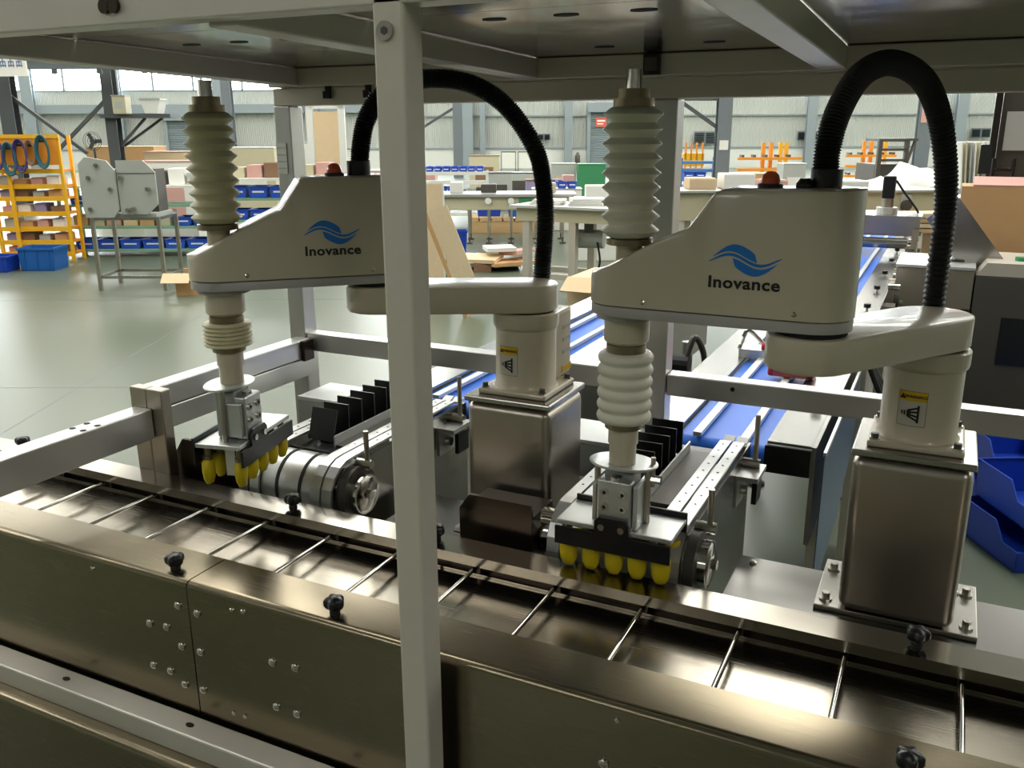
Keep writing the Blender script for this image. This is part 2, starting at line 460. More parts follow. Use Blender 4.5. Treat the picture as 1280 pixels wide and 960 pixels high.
ORD=['First','Second','Third','Fourth','Fifth','Sixth','Seventh','Eighth']
def bench(label,u,v,w,d,levels,post='green_frame',top='machine_white',rz=0):
    t=hth('workbench',label,'workbench',u,v,0,rz)
    for x in (-w/2,w/2):
        for y in (-d/2,d/2): MB().box(x-.018,x+.018,y-.018,y+.018,0,levels[-1]).build('leg',post,t)
    for i,z in enumerate(levels):
        MB().box(-w/2-.02,w/2+.02,-d/2-.02,d/2+.02,z-.03,z).build('top' if i==len(levels)-1 else 'shelf',top if i==len(levels)-1 else post,t)
    return t
def fill(tag_,u0,u1,v,z,n,hs,ms,group):
    for i in range(n):
        m=ms[i%len(ms)]; w=(u1-u0)/n
        parcel('%s box, %s from the left %s'%(knd[m],ORD[i].lower(),tag_),u0+w*(i+.5),v,z,w*.86,.3,hs*(.7+.3*((i*7)%3)/2),m,group=group)
def bins(tag_,u0,u1,v,z,n,h,m='bin_blue',group=None):
    w=(u1-u0)/n
    for i in range(n): crate('parts_bin','%s blue parts bin from the left %s'%(ORD[i],tag_),u0+w*(i+.5),v,z,w*.92,.34,h,m,group=group,cat='bin')
bench('long green workbench with blue bins behind the grey guard panels',-5.25,12.9,2.1,.6,[.1,.42,.72,.98])
bins('on the green workbench bottom shelf',-6.2,-4.3,12.85,.1,6,.13)
bins('at right on the green workbench middle shelf',-4.75,-4.25,12.85,.42,2,.12)
bins('on the green workbench upper shelf',-6.2,-5.5,12.85,.72,2,.1)
fill('on the middle shelf of the green workbench',-6.2,-4.8,12.85,.42,6,.2,['card','cream','pink_stuff','card_light'],'boxes on the green workbench')
fill('on top of the green workbench',-6.1,-4.3,12.9,.98,7,.22,['paper','machine_grey','pink_stuff','cream','cabinet_dark'],'boxes on top of the green workbench')
bench('white topped workbench behind the left robot forearm',-3.15,12.9,1.8,.6,[.12,.5,.8,1.07])
bins('on the upper shelf of the white bench',-3.98,-2.5,12.85,.8,5,.16)
bins('on the middle shelf of the white bench',-3.98,-2.5,12.85,.5,5,.14)
fill('on top of the white topped workbench',-3.95,-2.5,12.9,1.07,6,.2,['cream','pink_stuff','brown_stuff','card_light'],'boxes on the white topped workbench')
simple_box_thing('cream_cabinet','cream cabinet standing beyond the left bellows','cabinet',-5.6,20,0,1.0,.5,1.35,'cream','machine_white')
simple_box_thing('electric_cabinet','white electrical cabinet left of the rear left frame post','cabinet',-4.4,19.5,0,.5,.4,1.45,'machine_white','machine_grey')
simple_box_thing('parcel_stack','brown carton stack behind the grey guard','carton',-9.2,22,0,1.6,.8,1.35,'card','card_light')
simple_box_thing('parcel_stack','pinkish carton stack right of the dark column','carton',-7.6,21,0,1.3,.8,1.25,'card_light','pink_stuff')
simple_box_thing('notice_case','white and pink display case above the right guard panel','case',-5.3,14.2,0,.85,.4,1.25,'machine_white','pink_stuff')
# guard panels on tube stand
gs=hth('guard_stand','stainless tube stand under the grey guard panels','stand',-4.2,10.05,0)
for x in (-.36,.36):
    for y in (-.26,.26): MB().box(x-.019,x+.019,y-.019,y+.019,0,.80).build('leg','steel_z',gs)
for (a,b) in (((-.36,-.26),(.36,-.26)),((-.36,.26),(.36,.26)),((-.36,-.26),(-.36,.26)),((.36,-.26),(.36,.26))):
    MB().bar((a[0],a[1],.15),(b[0],b[1],.15),.03).build('lower_rail','steel_x',gs)
    MB().bar((a[0],a[1],.79),(b[0],b[1],.79),.03).build('upper_rail','steel_x',gs)
gp=hth('machine_guard','grey metal guard box with two chamfered faces on the tube stand','guard',-4.2,10.05,.805)
MB().prism([(-.40,.0),(-.10,.0),(-.04,.08),(-.04,.50),(-.12,.60),(-.34,.64),(-.42,.56),(-.42,.10)],-.30,-.27).build('left_plate','machine_grey',gp)
MB().prism([(-.03,.03),(.26,.03),(.38,.14),(.38,.48),(.26,.60),(-.03,.60)],-.27,-.25).build('right_plate','machine_grey',gp)
MB().box(-.03,.38,-.275,-.271,.462,.468).build('seam','cabinet_dark',gp)
MB().box(-.40,.34,-.25,.24,0,.04).build('base','machine_grey',gp)
MB().box(-.36,.30,-.05,.22,.04,.5).build('inner_box','cabinet_dark',gp)
for (x,z) in ((-.32,.42),(-.10,.30),(-.34,.09),(-.22,.55),(.02,.42),(.30,.30),(.06,.08),(.12,.09)):
    MB().cyl((x,-.33,z),(x,-.25,z),.022,10).build('knob','bolt_steel',gp)
cb=hth('carton','open tan carton on the floor under the left robot arm','carton',-3.45,9.6,0)
MB().box(-.16,.16,-.13,.13,0,.16).build('body','card',cb)
MB().obox((-.14,-.16,.19),(.3,.14,.006),Matrix.Rotation(.7,3,'X')).build('flap','card_light',cb)
MB().obox((.0,.17,.2),(.3,.14,.006),Matrix.Rotation(-.9,3,'X')).build('flap','card_light',cb)
# beige door panel in white frame seen past the rear left post
dp=hth('tall_panel','tall beige panel in a white frame beside the rear left post','panel',-2.78,14,0)
MB().box(-.20,.18,0,.04,.05,1.98).build('sheet','card_light',dp)
for x in (-.26,.22): MB().box(x-.05,x+.05,-.02,.06,0,2.1).build('upright','machine_white',dp)
MB().box(-.31,.27,-.02,.06,2.02,2.1).build('head_rail','machine_white',dp)

cgd=hth('crane_girder','grey crane girder with brackets under the far left roof edge','girder',-8.6,19.0,2.80)
MB().box(-2.6,2.4,-.1,.1,.12,.30).build('beam','column_grey',cgd)
MB().box(-2.6,2.4,-.18,.18,.30,.34).build('top_flange','column_blue',cgd)
for j in range(6): MB().box(-2.4+.9*j,-2.3+.9*j,-.16,-.10,.02,.12).build('bracket','column_dark',cgd)

# ------------------------------------------------------------------ centre background
bl=hth('long_bench','long cream machine bed on thin legs with levelling feet','machine bed',-.1,14.2,0)
MB().box(-1.1,1.1,-.35,.35,.52,.72).build('bed','cream',bl,bevel=.01)
MB().box(-1.15,1.1,-.4,.4,.72,.76).build('top_plate','alu',bl)
for x in (-.9,-.55,-.25,.1,.5,.9):
    for y in (-.28,.28):
        l=MB().cyl((x,y,.1),(x,y,.52),.02,8).build('leg','steel_z',bl)
        MB().cyl((x,y,0),(x,y,.02),.05,10).cyl((x,y,.02),(x,y,.1),.012,6).build('levelling_foot','cabinet_dark',l)
for x in (-.25,.1): MB().cyl((x,-.42,.66),(x,-.36,.66),.05,10).build('handwheel','machine_white',bl)
MB().box(.22,.42,-.37,-.355,.6,.7).build('green_label','green_paint',bl)
rk=rack('parts_rack','light steel rack with rows of blue bins left of the left hose',-1.05,17.2,1.2,.5,[.2,.52,.78,.95],'machine_white','machine_grey')
bins('on the top shelf of the light steel rack',-1.6,-.5,17.15,.95,7,.1)
bins('on the second shelf of the light steel rack',-1.6,-1.0,17.15,.52,3,.16)
fill('on the third shelf of the light steel rack',-1.0,-.5,17.15,.52,3,.14,['cabinet_dark','machine_grey'],'boxes in the light steel rack')
crate('plastic_crate','big blue crate under the long cream machine bed, left one',-.38,15.7,.27,.42,.4,.26,'crate_blue')
crate('plastic_crate','big blue crate under the long cream machine bed, right one',.12,15.6,.27,.36,.4,.22,'crate_teal')
crate('plastic_crate','small blue crate on the floor left of the levelling feet',-.72,12.9,0,.17,.2,.32,'crate_blue')
crate('plastic_crate','small blue tray on the floor beside the leaning boards',-.6,11.9,0,.26,.25,.12,'crate_blue')
pl=hth('pallet','pallet supporting the blue crates under the machine bed','pallet',-.13,15.65,0)
for y in (-.25,0,.25): MB().box(-.6,.6,y-.04,y+.04,0,.2).build('runner','wood',pl)
for j in range(6): MB().box(-.6+.2*j,-.6+.2*j+.17,-.3,.3,.2,.27).build('board','wood',pl)
# sheets leaning
pw=hth('leaning_board','pale plywood board leaning behind the front post','board',-.52,8.3,.02)
MB().obox((.02,0,.50),(.19,.03,1.04),Matrix.Rotation(-.36,3,'Y')@Matrix.Rotation(-.06,3,'X')).build('face_sheet','wood_pale',pw)
MB().obox((-.096,.0,.46),(.035,.05,1.04),Matrix.Rotation(-.36,3,'Y')@Matrix.Rotation(-.06,3,'X')).build('edge_batten','card',pw)
pw2=hth('leaning_board','taller pale board standing behind the leaning plywood','board',-.80,8.9,0)
MB().obox((.02,0,.6),(.20,.03,1.2),Matrix.Rotation(-.06,3,'X')).build('face_sheet','wood_pale',pw2)
MB().obox((.13,-.01,.6),(.02,.04,1.2),Matrix.Rotation(-.06,3,'X')).build('edge_strip','machine_white',pw2)
rack('green_rack','green rack with blue bins behind the front post',-.95,9.2,.5,.4,[.1,.35,.6],'green_paint','green_frame')
bins('on the green rack low shelf',-1.18,-.72,9.15,.1,3,.16)
bins('on the green rack upper shelf',-1.18,-.72,9.15,.35,3,.14)
db=hth('scrap_pile','flat pile of cardboard and plastic scrap on the floor','scrap',-.15,11.3,0)
for j,(x,y,w,d,a,m) in enumerate(((-.1,.1,.6,.4,.1,'paper'),(.1,-.05,.5,.35,.5,'card'),(-.2,-.1,.4,.3,-.3,'card_light'),(.2,.1,.35,.25,.9,'pink_stuff'),(0,0,.3,.3,.2,'machine_white'))):
    MB().obox((x*1.2,y,.04+.055*j),(w*1.25,d*1.2,.045),Matrix.Rotation(a,3,'Z')@Matrix.Rotation(.1*((j%3)-1),3,'X')).build('scrap_sheet',m,db)
MB().box(-.32,-.1,-.3,-.1,0,.1).build('scrap_box','brown_stuff',db)
# steel table with pile of sheets
tb=hth('steel_table','cream topped steel work table in front of the right bellows','table',.78,9.7,0,-.5)
MB().box(-.66,.66,-.30,.30,.76,.90).build('apron','cream',tb)
MB().box(-.72,.70,-.36,.34,.90,.925).build('top','alu_light',tb)
for x in (-.55,.0,.55):
    for y in (-.25,.25): MB().box(x-.04,x+.04,y-.04,y+.04,0,.76).build('leg','beam_steel',tb)
for y in (-.25,.25): MB().box(-.6,.6,y-.03,y+.03,.14,.2).build('stretcher','beam_steel',tb)
mo=hth('table_motor','grey gear motor hung under the steel table','motor',.85,9.62,.45,-.30)
MB().cyl((-.15,0,.12),(.15,0,.12),.1,14).build('housing','machine_grey',mo)
MB().box(-.05,.05,-.08,.08,.2,.32).build('mount','cabinet_dark',mo)
MB().tube(spline([(.1,-.1,.1),(.14,-.14,-.1),(.1,-.16,-.25)],6),.012,6).build('cable','black_rubber',mo)
simple_box_thing('packing_machine','white packing machine behind the steel table','machine',1.15,12.2,0,.55,.5,.80,'machine_white','alu_light')
simple_box_thing('packing_machine','low white machine next to the green cabinet','machine',1.75,13.5,0,.5,.5,.75,'machine_white','cream')
simple_box_thing('control_box','cream control cabinet right of the machine bed','cabinet',1.75,15.2,0,.7,.5,.72,'cream','machine_white')
gc=simple_box_thing('green_cabinet','square green cabinet left of the right bellows','cabinet',1.93,22,0,.66,.5,.9,'green_paint','green_paint')
simple_box_thing('grey_rack_cabinet','pale grey slatted cabinet left of the green cabinet','cabinet',1.28,22.4,0,.6,.5,.9,'machine_grey','cream')
simple_box_thing('filling_machine','grey machine under the twin white boards','machine',.3,24,0,1.6,.7,.62,'machine_grey','cabinet_dark')
simple_box_thing('cloth_bundle','grey covered machine left of the left hose','machine',-.25,20,0,.55,.5,.8,'machine_grey','cabinet_dark')
simple_box_thing('yellow_machine','cream assembled machine beyond the bins rack','machine',-.75,26,0,.85,.6,1.0,'cream','brown_stuff')
simple_box_thing('pallet_goods','pink wrapped goods on the far left of the bins rack','goods',-2.6,22,0,1.6,.7,.78,'pink_stuff','paper')
simple_box_thing('pallet_goods','purple and brown goods right of the left hose','goods',.75,18.5,0,.9,.5,.72,'mauve_stuff','brown_stuff')
for u in (-.08,.47):
    w=hth('white_board','%s of two white boards standing on the far machines'%('left one' if u<0 else 'right one'),'board',u,30,0)
    MB().box(-.23,.23,0,.03,.5,1.0).build('panel','paper',w)
    MB().box(-.24,-.22,-.01,.04,.0,1.02).box(.22,.24,-.01,.04,.0,1.02).box(-.24,.24,-.01,.04,1.0,1.03).build('frame','cabinet_dark',w)
bins('on the bench right of the left hose',.45,1.15,15.9,.72,4,.12)
simple_box_thing('low_bench','low bench with blue bins right of the left hose','bench',.8,15.95,0,.85,.45,.70,'machine_white','alu_light')

# ------------------------------------------------------------------ right background
rack('blue_rack','blue steel rack left of the notice column',4.15,20.3,.8,.5,[.4,.65,.85,1.02],'blue_paint','blue_paint',h=1.1)
bins('on the lower shelves of the blue rack',3.8,4.3,20.2,.65,2,.14)
fill('on the bottom shelf of the blue rack',3.8,4.5,20.2,.4,3,.16,['mauve_stuff','card','paper'],'boxes in the blue rack')
yb=hth('yellow_bin','tall yellow stillage with prongs left of the notice column','stillage',4.36,22,0)
MB().box(-.24,.24,-.2,.2,.85,1.15).build('box','yellow_paint',yb)
for x in (-.2,-.07,.06,.2): MB().box(x-.02,x+.02,-.2,-.16,0,1.4).build('prong','orange_paint',yb)
def cantilever(label,u,v,w,h):
    t=hth('cantilever_rack',label,'rack',u,v,0)
    for x in (-.1,.1,.35,.5): MB().box(x-.045,x+.045,-.05,.05,0,h).build('upright','orange_paint' if x<.3 else 'yellow_paint',t)
    for z in (.45,.72,1.0): MB().box(-w/2,w/2,-.35,-.25,z-.07,z).build('arm_beam','orange_paint',t)
    for z in (.45,1.0):
        for j in range(5): MB().box(-w/2+.1+.3*j,-w/2+.16+.3*j,-.33,-.05,z,z+.06).build('bar_stock','cabinet_dark',t)
    return t
cantilever('orange cantilever rack behind the red lamp of the right robot',6.7,24,1.65,1.36)
cantilever('orange cantilever rack framed by the right hose arch',10.1,26,1.4,1.36)
fk=hth('forklift','dark forklift mast and overhead guard inside the right hose arch','forklift',9.4,22.5,0)
for x in (-.36,.30): MB().box(x-.05,x+.05,-.05,.05,0,1.45).build('mast_rail','cabinet_dark',fk)
for z in (.95,1.2,1.42): MB().box(-.36,.3,-.05,.05,z-.03,z+.03).build('cross_bar','cabinet_dark',fk)
MB().box(-.3,.7,.3,1.1,1.40,1.46).build('roof_guard','cabinet_dark',fk)
MB().bar((.66,.4,1.4),(.45,.3,.8),.05).build('guard_pillar','cabinet_dark',fk)
MB().box(-.4,.5,.1,1.3,.25,.85).build('body','cabinet_dark',fk)
for x in (-.35,.4):
    MB().cyl((x-.08,.3,.22),(x+.08,.3,.22),.22,14).build('wheel','black_rubber',fk)
simple_box_thing('carton_stack','tan cartons right of the notice column','carton',4.9,18,0,.6,.5,.85,'card','card_light')
simple_box_thing('carton_stack','white and pink boxed goods below the orange cantilever rack','carton',4.9,15.6,0,.75,.5,.72,'paper','pink_stuff')
simple_box_thing('carton_stack','red striped goods right of the red lamp','carton',6.3,18.5,0,.7,.5,.66,'pink_stuff','red_paint')
simple_box_thing('grey_press','grey machine just left of the right hose root','machine',6.3,20.5,0,.5,.5,.95,'machine_grey','machine_white')
wr=hth('wrapped_bundle','white film wrapped bundle inside the right hose arch','bundle',5.4,13,0)
pts=[]
for i in range(13):
    x=-.7+i*1.3/12; hgt=.16+.26*math.exp(-((x-.3)/.32)**2)+.05*math.sin(i*1.7)
    pts.append([Vector((x,.38*math.cos(a*2*PI/14),.80+max(0,math.sin(a*2*PI/14))*hgt*(1+.12*math.sin(a*2.3+i)))) for a in range(14)])
MB().loft(pts).build('film','wrap',wr,smooth=True,angle=70)
MB().box(-.7,.6,-.36,.36,.66,.80).build('tray','cream',wr)
for x in (-.6,.5):
    for y in (-.3,.3): MB().box(x-.03,x+.03,y-.03,y+.03,0,.66).build('leg','beam_steel',wr)
shp=hth('sheet_stack','stack of pale panels standing upright right of the right hose','panels',6.1,12,0)
for j in range(11):
    MB().obox((-.30+.056*j,0,1.24),(.018,.5,.58),Matrix.Rotation(-.10+.012*j,3,'Y')).build('panel',['machine_white','cream','alu_light'][j%3],shp)
MB().box(-.42,.40,-.3,.3,.88,.95).build('tray','alu_light',shp)
for x in (-.36,.34): MB().box(x-.03,x+.03,-.25,.25,0,.88).build('support','machine_grey',shp)
dk=thing('dark_cabinet','tall dark cabinet with a pale sheet at the right edge','cabinet',(.6,6.85,0))
D=lambda mb,n,m,p=dk,**k: mb.build(n,m,p,world=True,**k)
D(MB().box(.215,1.2,6.65,7.1,0,2.3),'body','cabinet_dark')
D(MB().box(.245,.62,6.638,6.648,1.562,1.80),'pale_sheet','alu_light')
D(MB().box(.17,.21,6.6,6.7,.9,2.3),'edge_post','dark_steel')
D(MB().box(.12,.19,6.52,6.56,1.42,1.60),'screen','glass_dark')
D(MB().bar((.165,6.56,1.5),(.19,6.62,1.5),.02),'screen_arm','black_plastic')
hp=thing('push_handle','black tube handle before the dark cabinet','handle',(.28,6.45,0))
D(MB().tube(spline([(.20,6.45,0),(.20,6.45,1.40),(.215,6.45,1.45),(.30,6.45,1.45),(.315,6.45,1.40),(.315,6.45,.02)],6),.010,8),'tube','black_plastic',hp,smooth=True)
D(MB().box(.20,.315,6.44,6.46,.3,.33),'cross_tube','black_plastic',hp)
cg=thing('large_carton','large brown cardboard box behind the stainless cabinet','carton',(.4,6.15,0))
D(MB().box(.04,.85,6.0,6.35,.5,1.37),'body','card',cg)
D(MB().obox((.4,6.1,1.395),(.6,.2,.008),Matrix.Rotation(.2,3,'X')),'flap','pink_stuff',cg)
D(MB().box(.045,.845,6.005,6.345,0,.499),'lower_carton','card',cg)
scb=thing('stainless_cabinet','stainless steel cabinet with a dark window behind the right hose','cabinet',(-.05,5.45,0))
D(MB().box(-.232,.148,5.2,5.7,0,.985),'body','steel_z',scb,bevel=.006)
D(MB().box(-.235,.15,5.19,5.71,.986,1.0),'top_plate','alu_light',scb)
D(MB().box(.105,.145,5.192,5.199,.66,.78),'window_frame','black_plastic',scb)
D(MB().box(.112,.138,5.188,5.192,.675,.765),'window_pane','glass_dark',scb)
dcb=thing('dark_machine','dark machine casing at the right edge beside the stainless cabinet','machine',(.5,5.4,0))
D(MB().box(.155,.95,5.2,5.7,0,.96),'casing','cabinet_dark',dcb,bevel=.006)
D(MB().prism([(.155,.962),(.95,.962),(.95,1.03),(.20,1.03)],5.2,5.7),'sloping_top','beam_steel',dcb)
D(MB().cyl((.36,5.35,1.03),(.36,5.35,1.05),.03,12),'round_knob','green_paint',dcb)
D(MB().box(.3,.5,5.192,5.199,.5,.75),'dark_vent','black_plastic',dcb)
mp=thing('tilted_plate','tilted steel plate on a short post above the stainless cabinet','plate',(.05,5.45,1.0))
D(MB().obox((.082,5.40,1.125),(.41,.010,.19),Matrix.Rotation(.90,3,'Y')@Matrix.Rotation(.12,3,'X')),'plate','steel_y',mp)
D(MB().cyl((.06,5.45,1.012),(.06,5.45,1.24),.030,12),'post','beam_steel',mp)
D(MB().cyl((.06,5.45,1.0),(.06,5.45,1.012),.06,14),'foot','glass_dark',mp)
bg=hth('cream_counter','cream counter with wooden planks behind the right robot','counter',3.55,8.6,0)
MB().box(-1.95,.5,0,.5,.86,1.12).build('front_board','cream',bg)
MB().box(-2.0,.52,-.03,.55,1.12,1.14).build('top','alu_light',bg)
for x in (-1.6,-.7,.2):
    kn=MB().cyl((x,-.06,1.0),(x,-.0,1.0),.05,12).build('handwheel','cabinet_dark',bg); MB().box(x-.05,x+.05,-.02,-.001,.88,1.10).build('handwheel_plate','machine_grey',bg)
for x in (-1.85,-1.1,-.38,.46): MB().box(x-.03,x+.03,.05,.45,0,.86).build('leg','beam_steel',bg)
wp=hth('plank_pile','pile of pale planks lying before the cream counter','planks',3.5,8.2,0)
for j in range(4): MB().box(-.45,.45,-.2,.1,.80+.045*j,.835+.045*j).build('plank',['wood','wood_pale'][j%2],wp)
for x in (-.35,.35): MB().box(x-.04,x+.04,-.15,.08,0,.8).build('trestle','wood',wp)

for i,(x,y,w,d,h,m,l) in enumerate(((.40,9.85,.34,.3,.05,'paper','white folded sheets on the left end of the steel table'),(.80,9.7,.36,.3,.07,'machine_white','white tray in the middle of the steel table'),(1.15,9.55,.3,.26,.05,'card_light','tan folded sheet on the right end of the steel table'))):
    t=hth('loose_sheet',l,'sheets',x,y,.925,-.3+.2*i)
    for j in range(3): MB().obox((.01*j,.012*j,h*(j+.5)/3),(w,d,h/3-.002),Matrix.Rotation(.08*j,3,'Z')).build('sheet',m,t)
for (u,v,z,w,h,m,l) in ((-.85,14.2,.76,.2,.16,'machine_white','white box on the left end of the long machine bed'),(-.35,14.3,.76,.24,.12,'cabinet_dark','dark box standing on the long machine bed'),(.55,14.25,.76,.3,.14,'cream','cream box on the right end of the long machine bed'),(1.15,12.2,.82,.3,.16,'paper','white box on the packing machine behind the steel table'),(1.85,13.5,.77,.3,.2,'card','tan box on the low white machine'),(1.0,15.9,.84,.2,.1,'pink_stuff','pink box above the bins on the low bench')):
    parcel(l,u,v,z,w,.25,h,m)
fw=hth('wood_frame','slanted wooden frame behind the right bellows','frame',1.55,12.6,0)
for a in (-.15,.0): MB().bar((a,0,1.0),(a+.35,-.05,.6),.03).build('slat','wood_pale',fw)
MB().box(-.18,.25,0,.04,0,.6).build('support','wood',fw)
# dark fittings between the conveyors
vf=thing('valve_assembly','dark valve pipes and hose behind the rear middle post','valve',(-.95,3.3,0))
MB().cyl((0,0,0),(0,0,1.02),.03,12).build('pipe','cabinet_dark',vf); MB().cyl((.08,.05,0),(.08,.05,.9),.022,12).build('pipe','machine_grey',vf)
MB().cyl((-.04,-.06,.84),(.12,-.06,.84),.035,12).build('valve_body','black_plastic',vf)
MB().tube(spline([(.1,-.06,.84),(.13,-.04,.94),(.16,0,.86),(.165,.02,.7)],8),.012,8).build('hose','cabinet_dark',vf)
MB().box(-.1,.14,-.12,.12,0,.05).build('base','cabinet_dark',vf)
cl=thing('cable_bundle','looped black cables on the floor stand behind the right forearm','cables',(-.12,3.4,0))
for j in range(3):
    MB().tube(spline([(-.10,.1*j,.90-.03*j),(-.02,.08*j,.74),(.08,.06*j,.68+.03*j),(.16,.05*j,.78)],8),.011,8).build('cable','black_rubber',cl,smooth=True)
MB().box(-.13,-.09,-.02,.3,0,.93).build('stand','beam_steel',cl); MB().box(.15,.18,-.02,.3,0,.8).build('stand','beam_steel',cl)

for (u,w,h,m,l) in ((1.85,.26,.10,'card_light','pale carton on the cream counter right of the rear middle post'),(2.2,.3,.14,'paper','white box on the cream counter below the notice column'),(2.55,.24,.08,'pink_stuff','pink pack on the cream counter left of the red lamp'),(3.3,.3,.07,'machine_white','white tray on the cream counter behind the black motor')):
    parcel(l,u,8.9,1.14,w,.3,h,m)

# ================================================================== THE MACHINE (x along the trough, y away)
XL, XR = -2.9, 1.0
tr=thing('product_trough','long stainless trough crossed by thin rods in the foreground','trough',(-.7,1.13,.0))
def T(mb,name,m,parent=tr,**k): return mb.build(name,m,parent,world=True,**k)
XJ=-1.265
lipf=[(1.127,.55),(1.127,.836)]+[(1.141-.014*math.cos(R_(a)),.836+.014*math.sin(R_(a))) for a in (15,30,45,60,75,90)]+[(1.236,.85),(1.240,.847),(1.240,.78),(1.237,.78),(1.237,.846),(1.141,.847),(1.131,.836),(1.131,.55)]
for a,b in ((XL,XJ-.0015),(XJ+.0015,XR)):
    p=T(MB().prism(lipf,a,b,'yz'),'front_panel','front_steel',smooth=True,angle=25)
T(MB().box(XL,XR,1.20,1.504,.789,.795),'tray_floor','tray_floor_steel')
T(MB().box(XL,XR,1.465,1.535,.846,.85).box(XL,XR,1.465,1.468,.828,.846).box(XL,XR,1.53,1.535,.70,.846),'rear_flange','tray_steel')
T(MB().box(XL,XR,1.505,1.51,.78,.846),'inner_wall','dark_steel')
T(MB().box(XL,XR,1.486,1.504,.7955,.800),'floor_ledge','tray_steel')
for k in range(16):
    x=-2.086+.1827*k
    if x<XR:
        r=T(MB().cyl((x,1.225,.82),(x,1.503,.82),.0048,12),'cross_rod','chrome',smooth=True)
        T(MB().box(x-.004,x+.004,1.488,1.503,.80,.832),'rod_bracket','dark_steel',r)
b=MB()
for (x,z) in ((-1.292,.793),(-1.242,.788),(-1.379,.731),(-1.332,.735),(-1.295,.700),(-1.245,.701),(-1.384,.631),(-1.336,.631),(-1.299,.610),(-1.249,.612),(-1.059,.730),(-1.004,.734),(-1.059,.632),(-1.009,.632),(-.392,.737)):
    T(disc_head(MB(),(x,1.127,z),(0,-1,0),.0085,.006),'bolt','bolt_steel',smooth=True)
for (x,z) in ((-1.150,.818),(-1.122,.822),(-1.172,.581),(-1.143,.583),(-1.531,.820),(-.372,.822)):
    T(disc_head(MB(),(x,1.127,z),(0,-1,0),.005,.004),'bolt','bolt_steel')
T(MB().cyl((-.905,1.470,.846),(-.905,1.470,.79),.004,8),'stay_pin','dark_steel')
# star knobs
def knob(x,y,label):
    t=thing('star_knob',label,'knob',(x,y,.85))
    rs=[]
    for (r,z) in ((.006,.008),(.014,.011),(.0175,.017),(.0175,.026),(.014,.031),(.004,.033)):
        rs.append([Vector((r*(1+.16*math.cos(5*2*PI*i/40))*math.cos(2*PI*i/40),r*(1+.16*math.cos(5*2*PI*i/40))*math.sin(2*PI*i/40),z)) for i in range(40)])
    MB().loft(rs).build('star_head','black_plastic',t,smooth=True,angle=50)
    MB().cyl((0,0,.004),(0,0,.012),.0085,12).build('stem','black_plastic',t)
    MB().cyl((0,0,0),(0,0,.004),.010,16).build('washer','black_rubber',t)
for x,l in ((-1.325,'black star knob on the front lip left of the panel joint'),(-.93,'black star knob on the front lip just left of the front post'),(.036,'black star knob on the front lip at the bottom right'),(-.47,'black star knob on the front lip right of the front post')):
    if x!=-.47: knob(x,1.160,l)
for x,l in ((-2.259,'black star knob on the rear flange at the far left'),(-1.309,'black star knob on the rear flange before the left infeed wheel'),(-.919,'black star knob on the rear flange half behind the front post'),(.033,'black star knob on the rear flange before the right pedestal')): knob(x,1.505,l)
# lower rail and base body
lr=thing('base_body','dark steel machine base with a pale rail along its top','machine base',(-.7,1.0,0))
T(MB().prism([(1.062,.550),(1.118,.550),(1.118,.50),(1.062,.50)],XL,XR,'yz'),'top_rail','rail_alu',lr,bevel=.004)
for x in (-1.98,-1.62,-1.258,-.9,-.54,-.18,.18): T(MB().lathe([(.010,0),(.010,.0015)],(x,1.09,.550),12,1,.6),'rail_screw','dark_steel',lr)
T(MB().prism([(1.03,0),(1.03,.486)]+[(1.046-.016*math.cos(R_(a)),.486+.016*math.sin(R_(a))) for a in (15,30,45,60,75,90)]+[(1.52,.502),(1.52,0)],XL,XR,'yz'),'body','front_steel',lr,smooth=True,angle=25)
T(MB().box(XL,XR,1.131,1.20,.502,.70),'inner_frame','dark_steel',lr)
# deck plates behind the trough
def deck(x0,x1,label):
    d=thing('deck_plate',label,'deck',((x0+x1)/2,1.7,0))
    T(MB().box(x0,x1,1.54,1.90,.748,.757),'sheet','deck_steel',d)
    T(MB().box(x0,x1,1.885,1.90,.62,.748),'rear_skirt','steel_x',d)
    for x in (x0+.03,x1-.03): T(MB().box(x-.025,x+.025,1.6,1.65,0,.748),'support','beam_steel',d)
    for x in (x0+.03,x1-.05): T(disc_head(MB(),(x,1.87,.757),(0,0,1),.008,.008),'bolt','bolt_steel',d)
deck(-1.19,-.735,'stainless deck plate carrying the left pedestal')
deck(-.34,.75,'stainless deck plate carrying the right pedestal')

# ------------------------------------------------------------------ frame
fr=thing('machine_enclosure','square tube frame with posts, rails and roof beams around the robots','frame',(-.7,1.6,0))
fp=thing('front_post','pale grey square post standing in the foreground with a screw at its top','post',(-.692,1.074,0))
T(MB().box(-.716,-.668,1.050,1.029+.069,0,1.905),'tube','post_grey',fp,bevel=.004)
sc=T(MB().cyl((-.6955,1.050,1.826),(-.6955,1.046,1.826),.0125,20),'screw_head','bolt_steel',fp)
T(MB().cyl((-.6955,1.0462,1.826),(-.6955,1.045,1.826),.0055,6),'screw_socket','cabinet_dark',sc)
F=lambda mb,n,m='beam_steel',**k: T(mb,n,m,fr,bevel=.003,**k)
F(MB().box(-1.868,XR,1.050,1.100,1.858,1.912),'front_roof_beam','rail_alu')
for x in (-1.205,-1.185): T(MB().cyl((x,1.05,1.885),(x,1.044,1.885),.011,14),'beam_bolt','dark_steel',fr)
F(MB().box(-1.868,XR,2.20,2.25,1.772,1.822),'rear_roof_beam')
F(MB().box(-1.868,XR,2.18,2.25,1.824,1.8755),'rear_roof_rail')
def slope(mb):
    mb.v=[Vector((p.x,p.y,p.z+.026*(2.2-p.y)/1.1)) for p in mb.v]; return mb
for x in (-1.815,-1.05,-.305,.60): F(slope(MB().box(x,x+.06,1.101,2.179,1.826,1.874)),'roof_cross_beam','rail_alu' if x==-.305 else 'beam_steel')
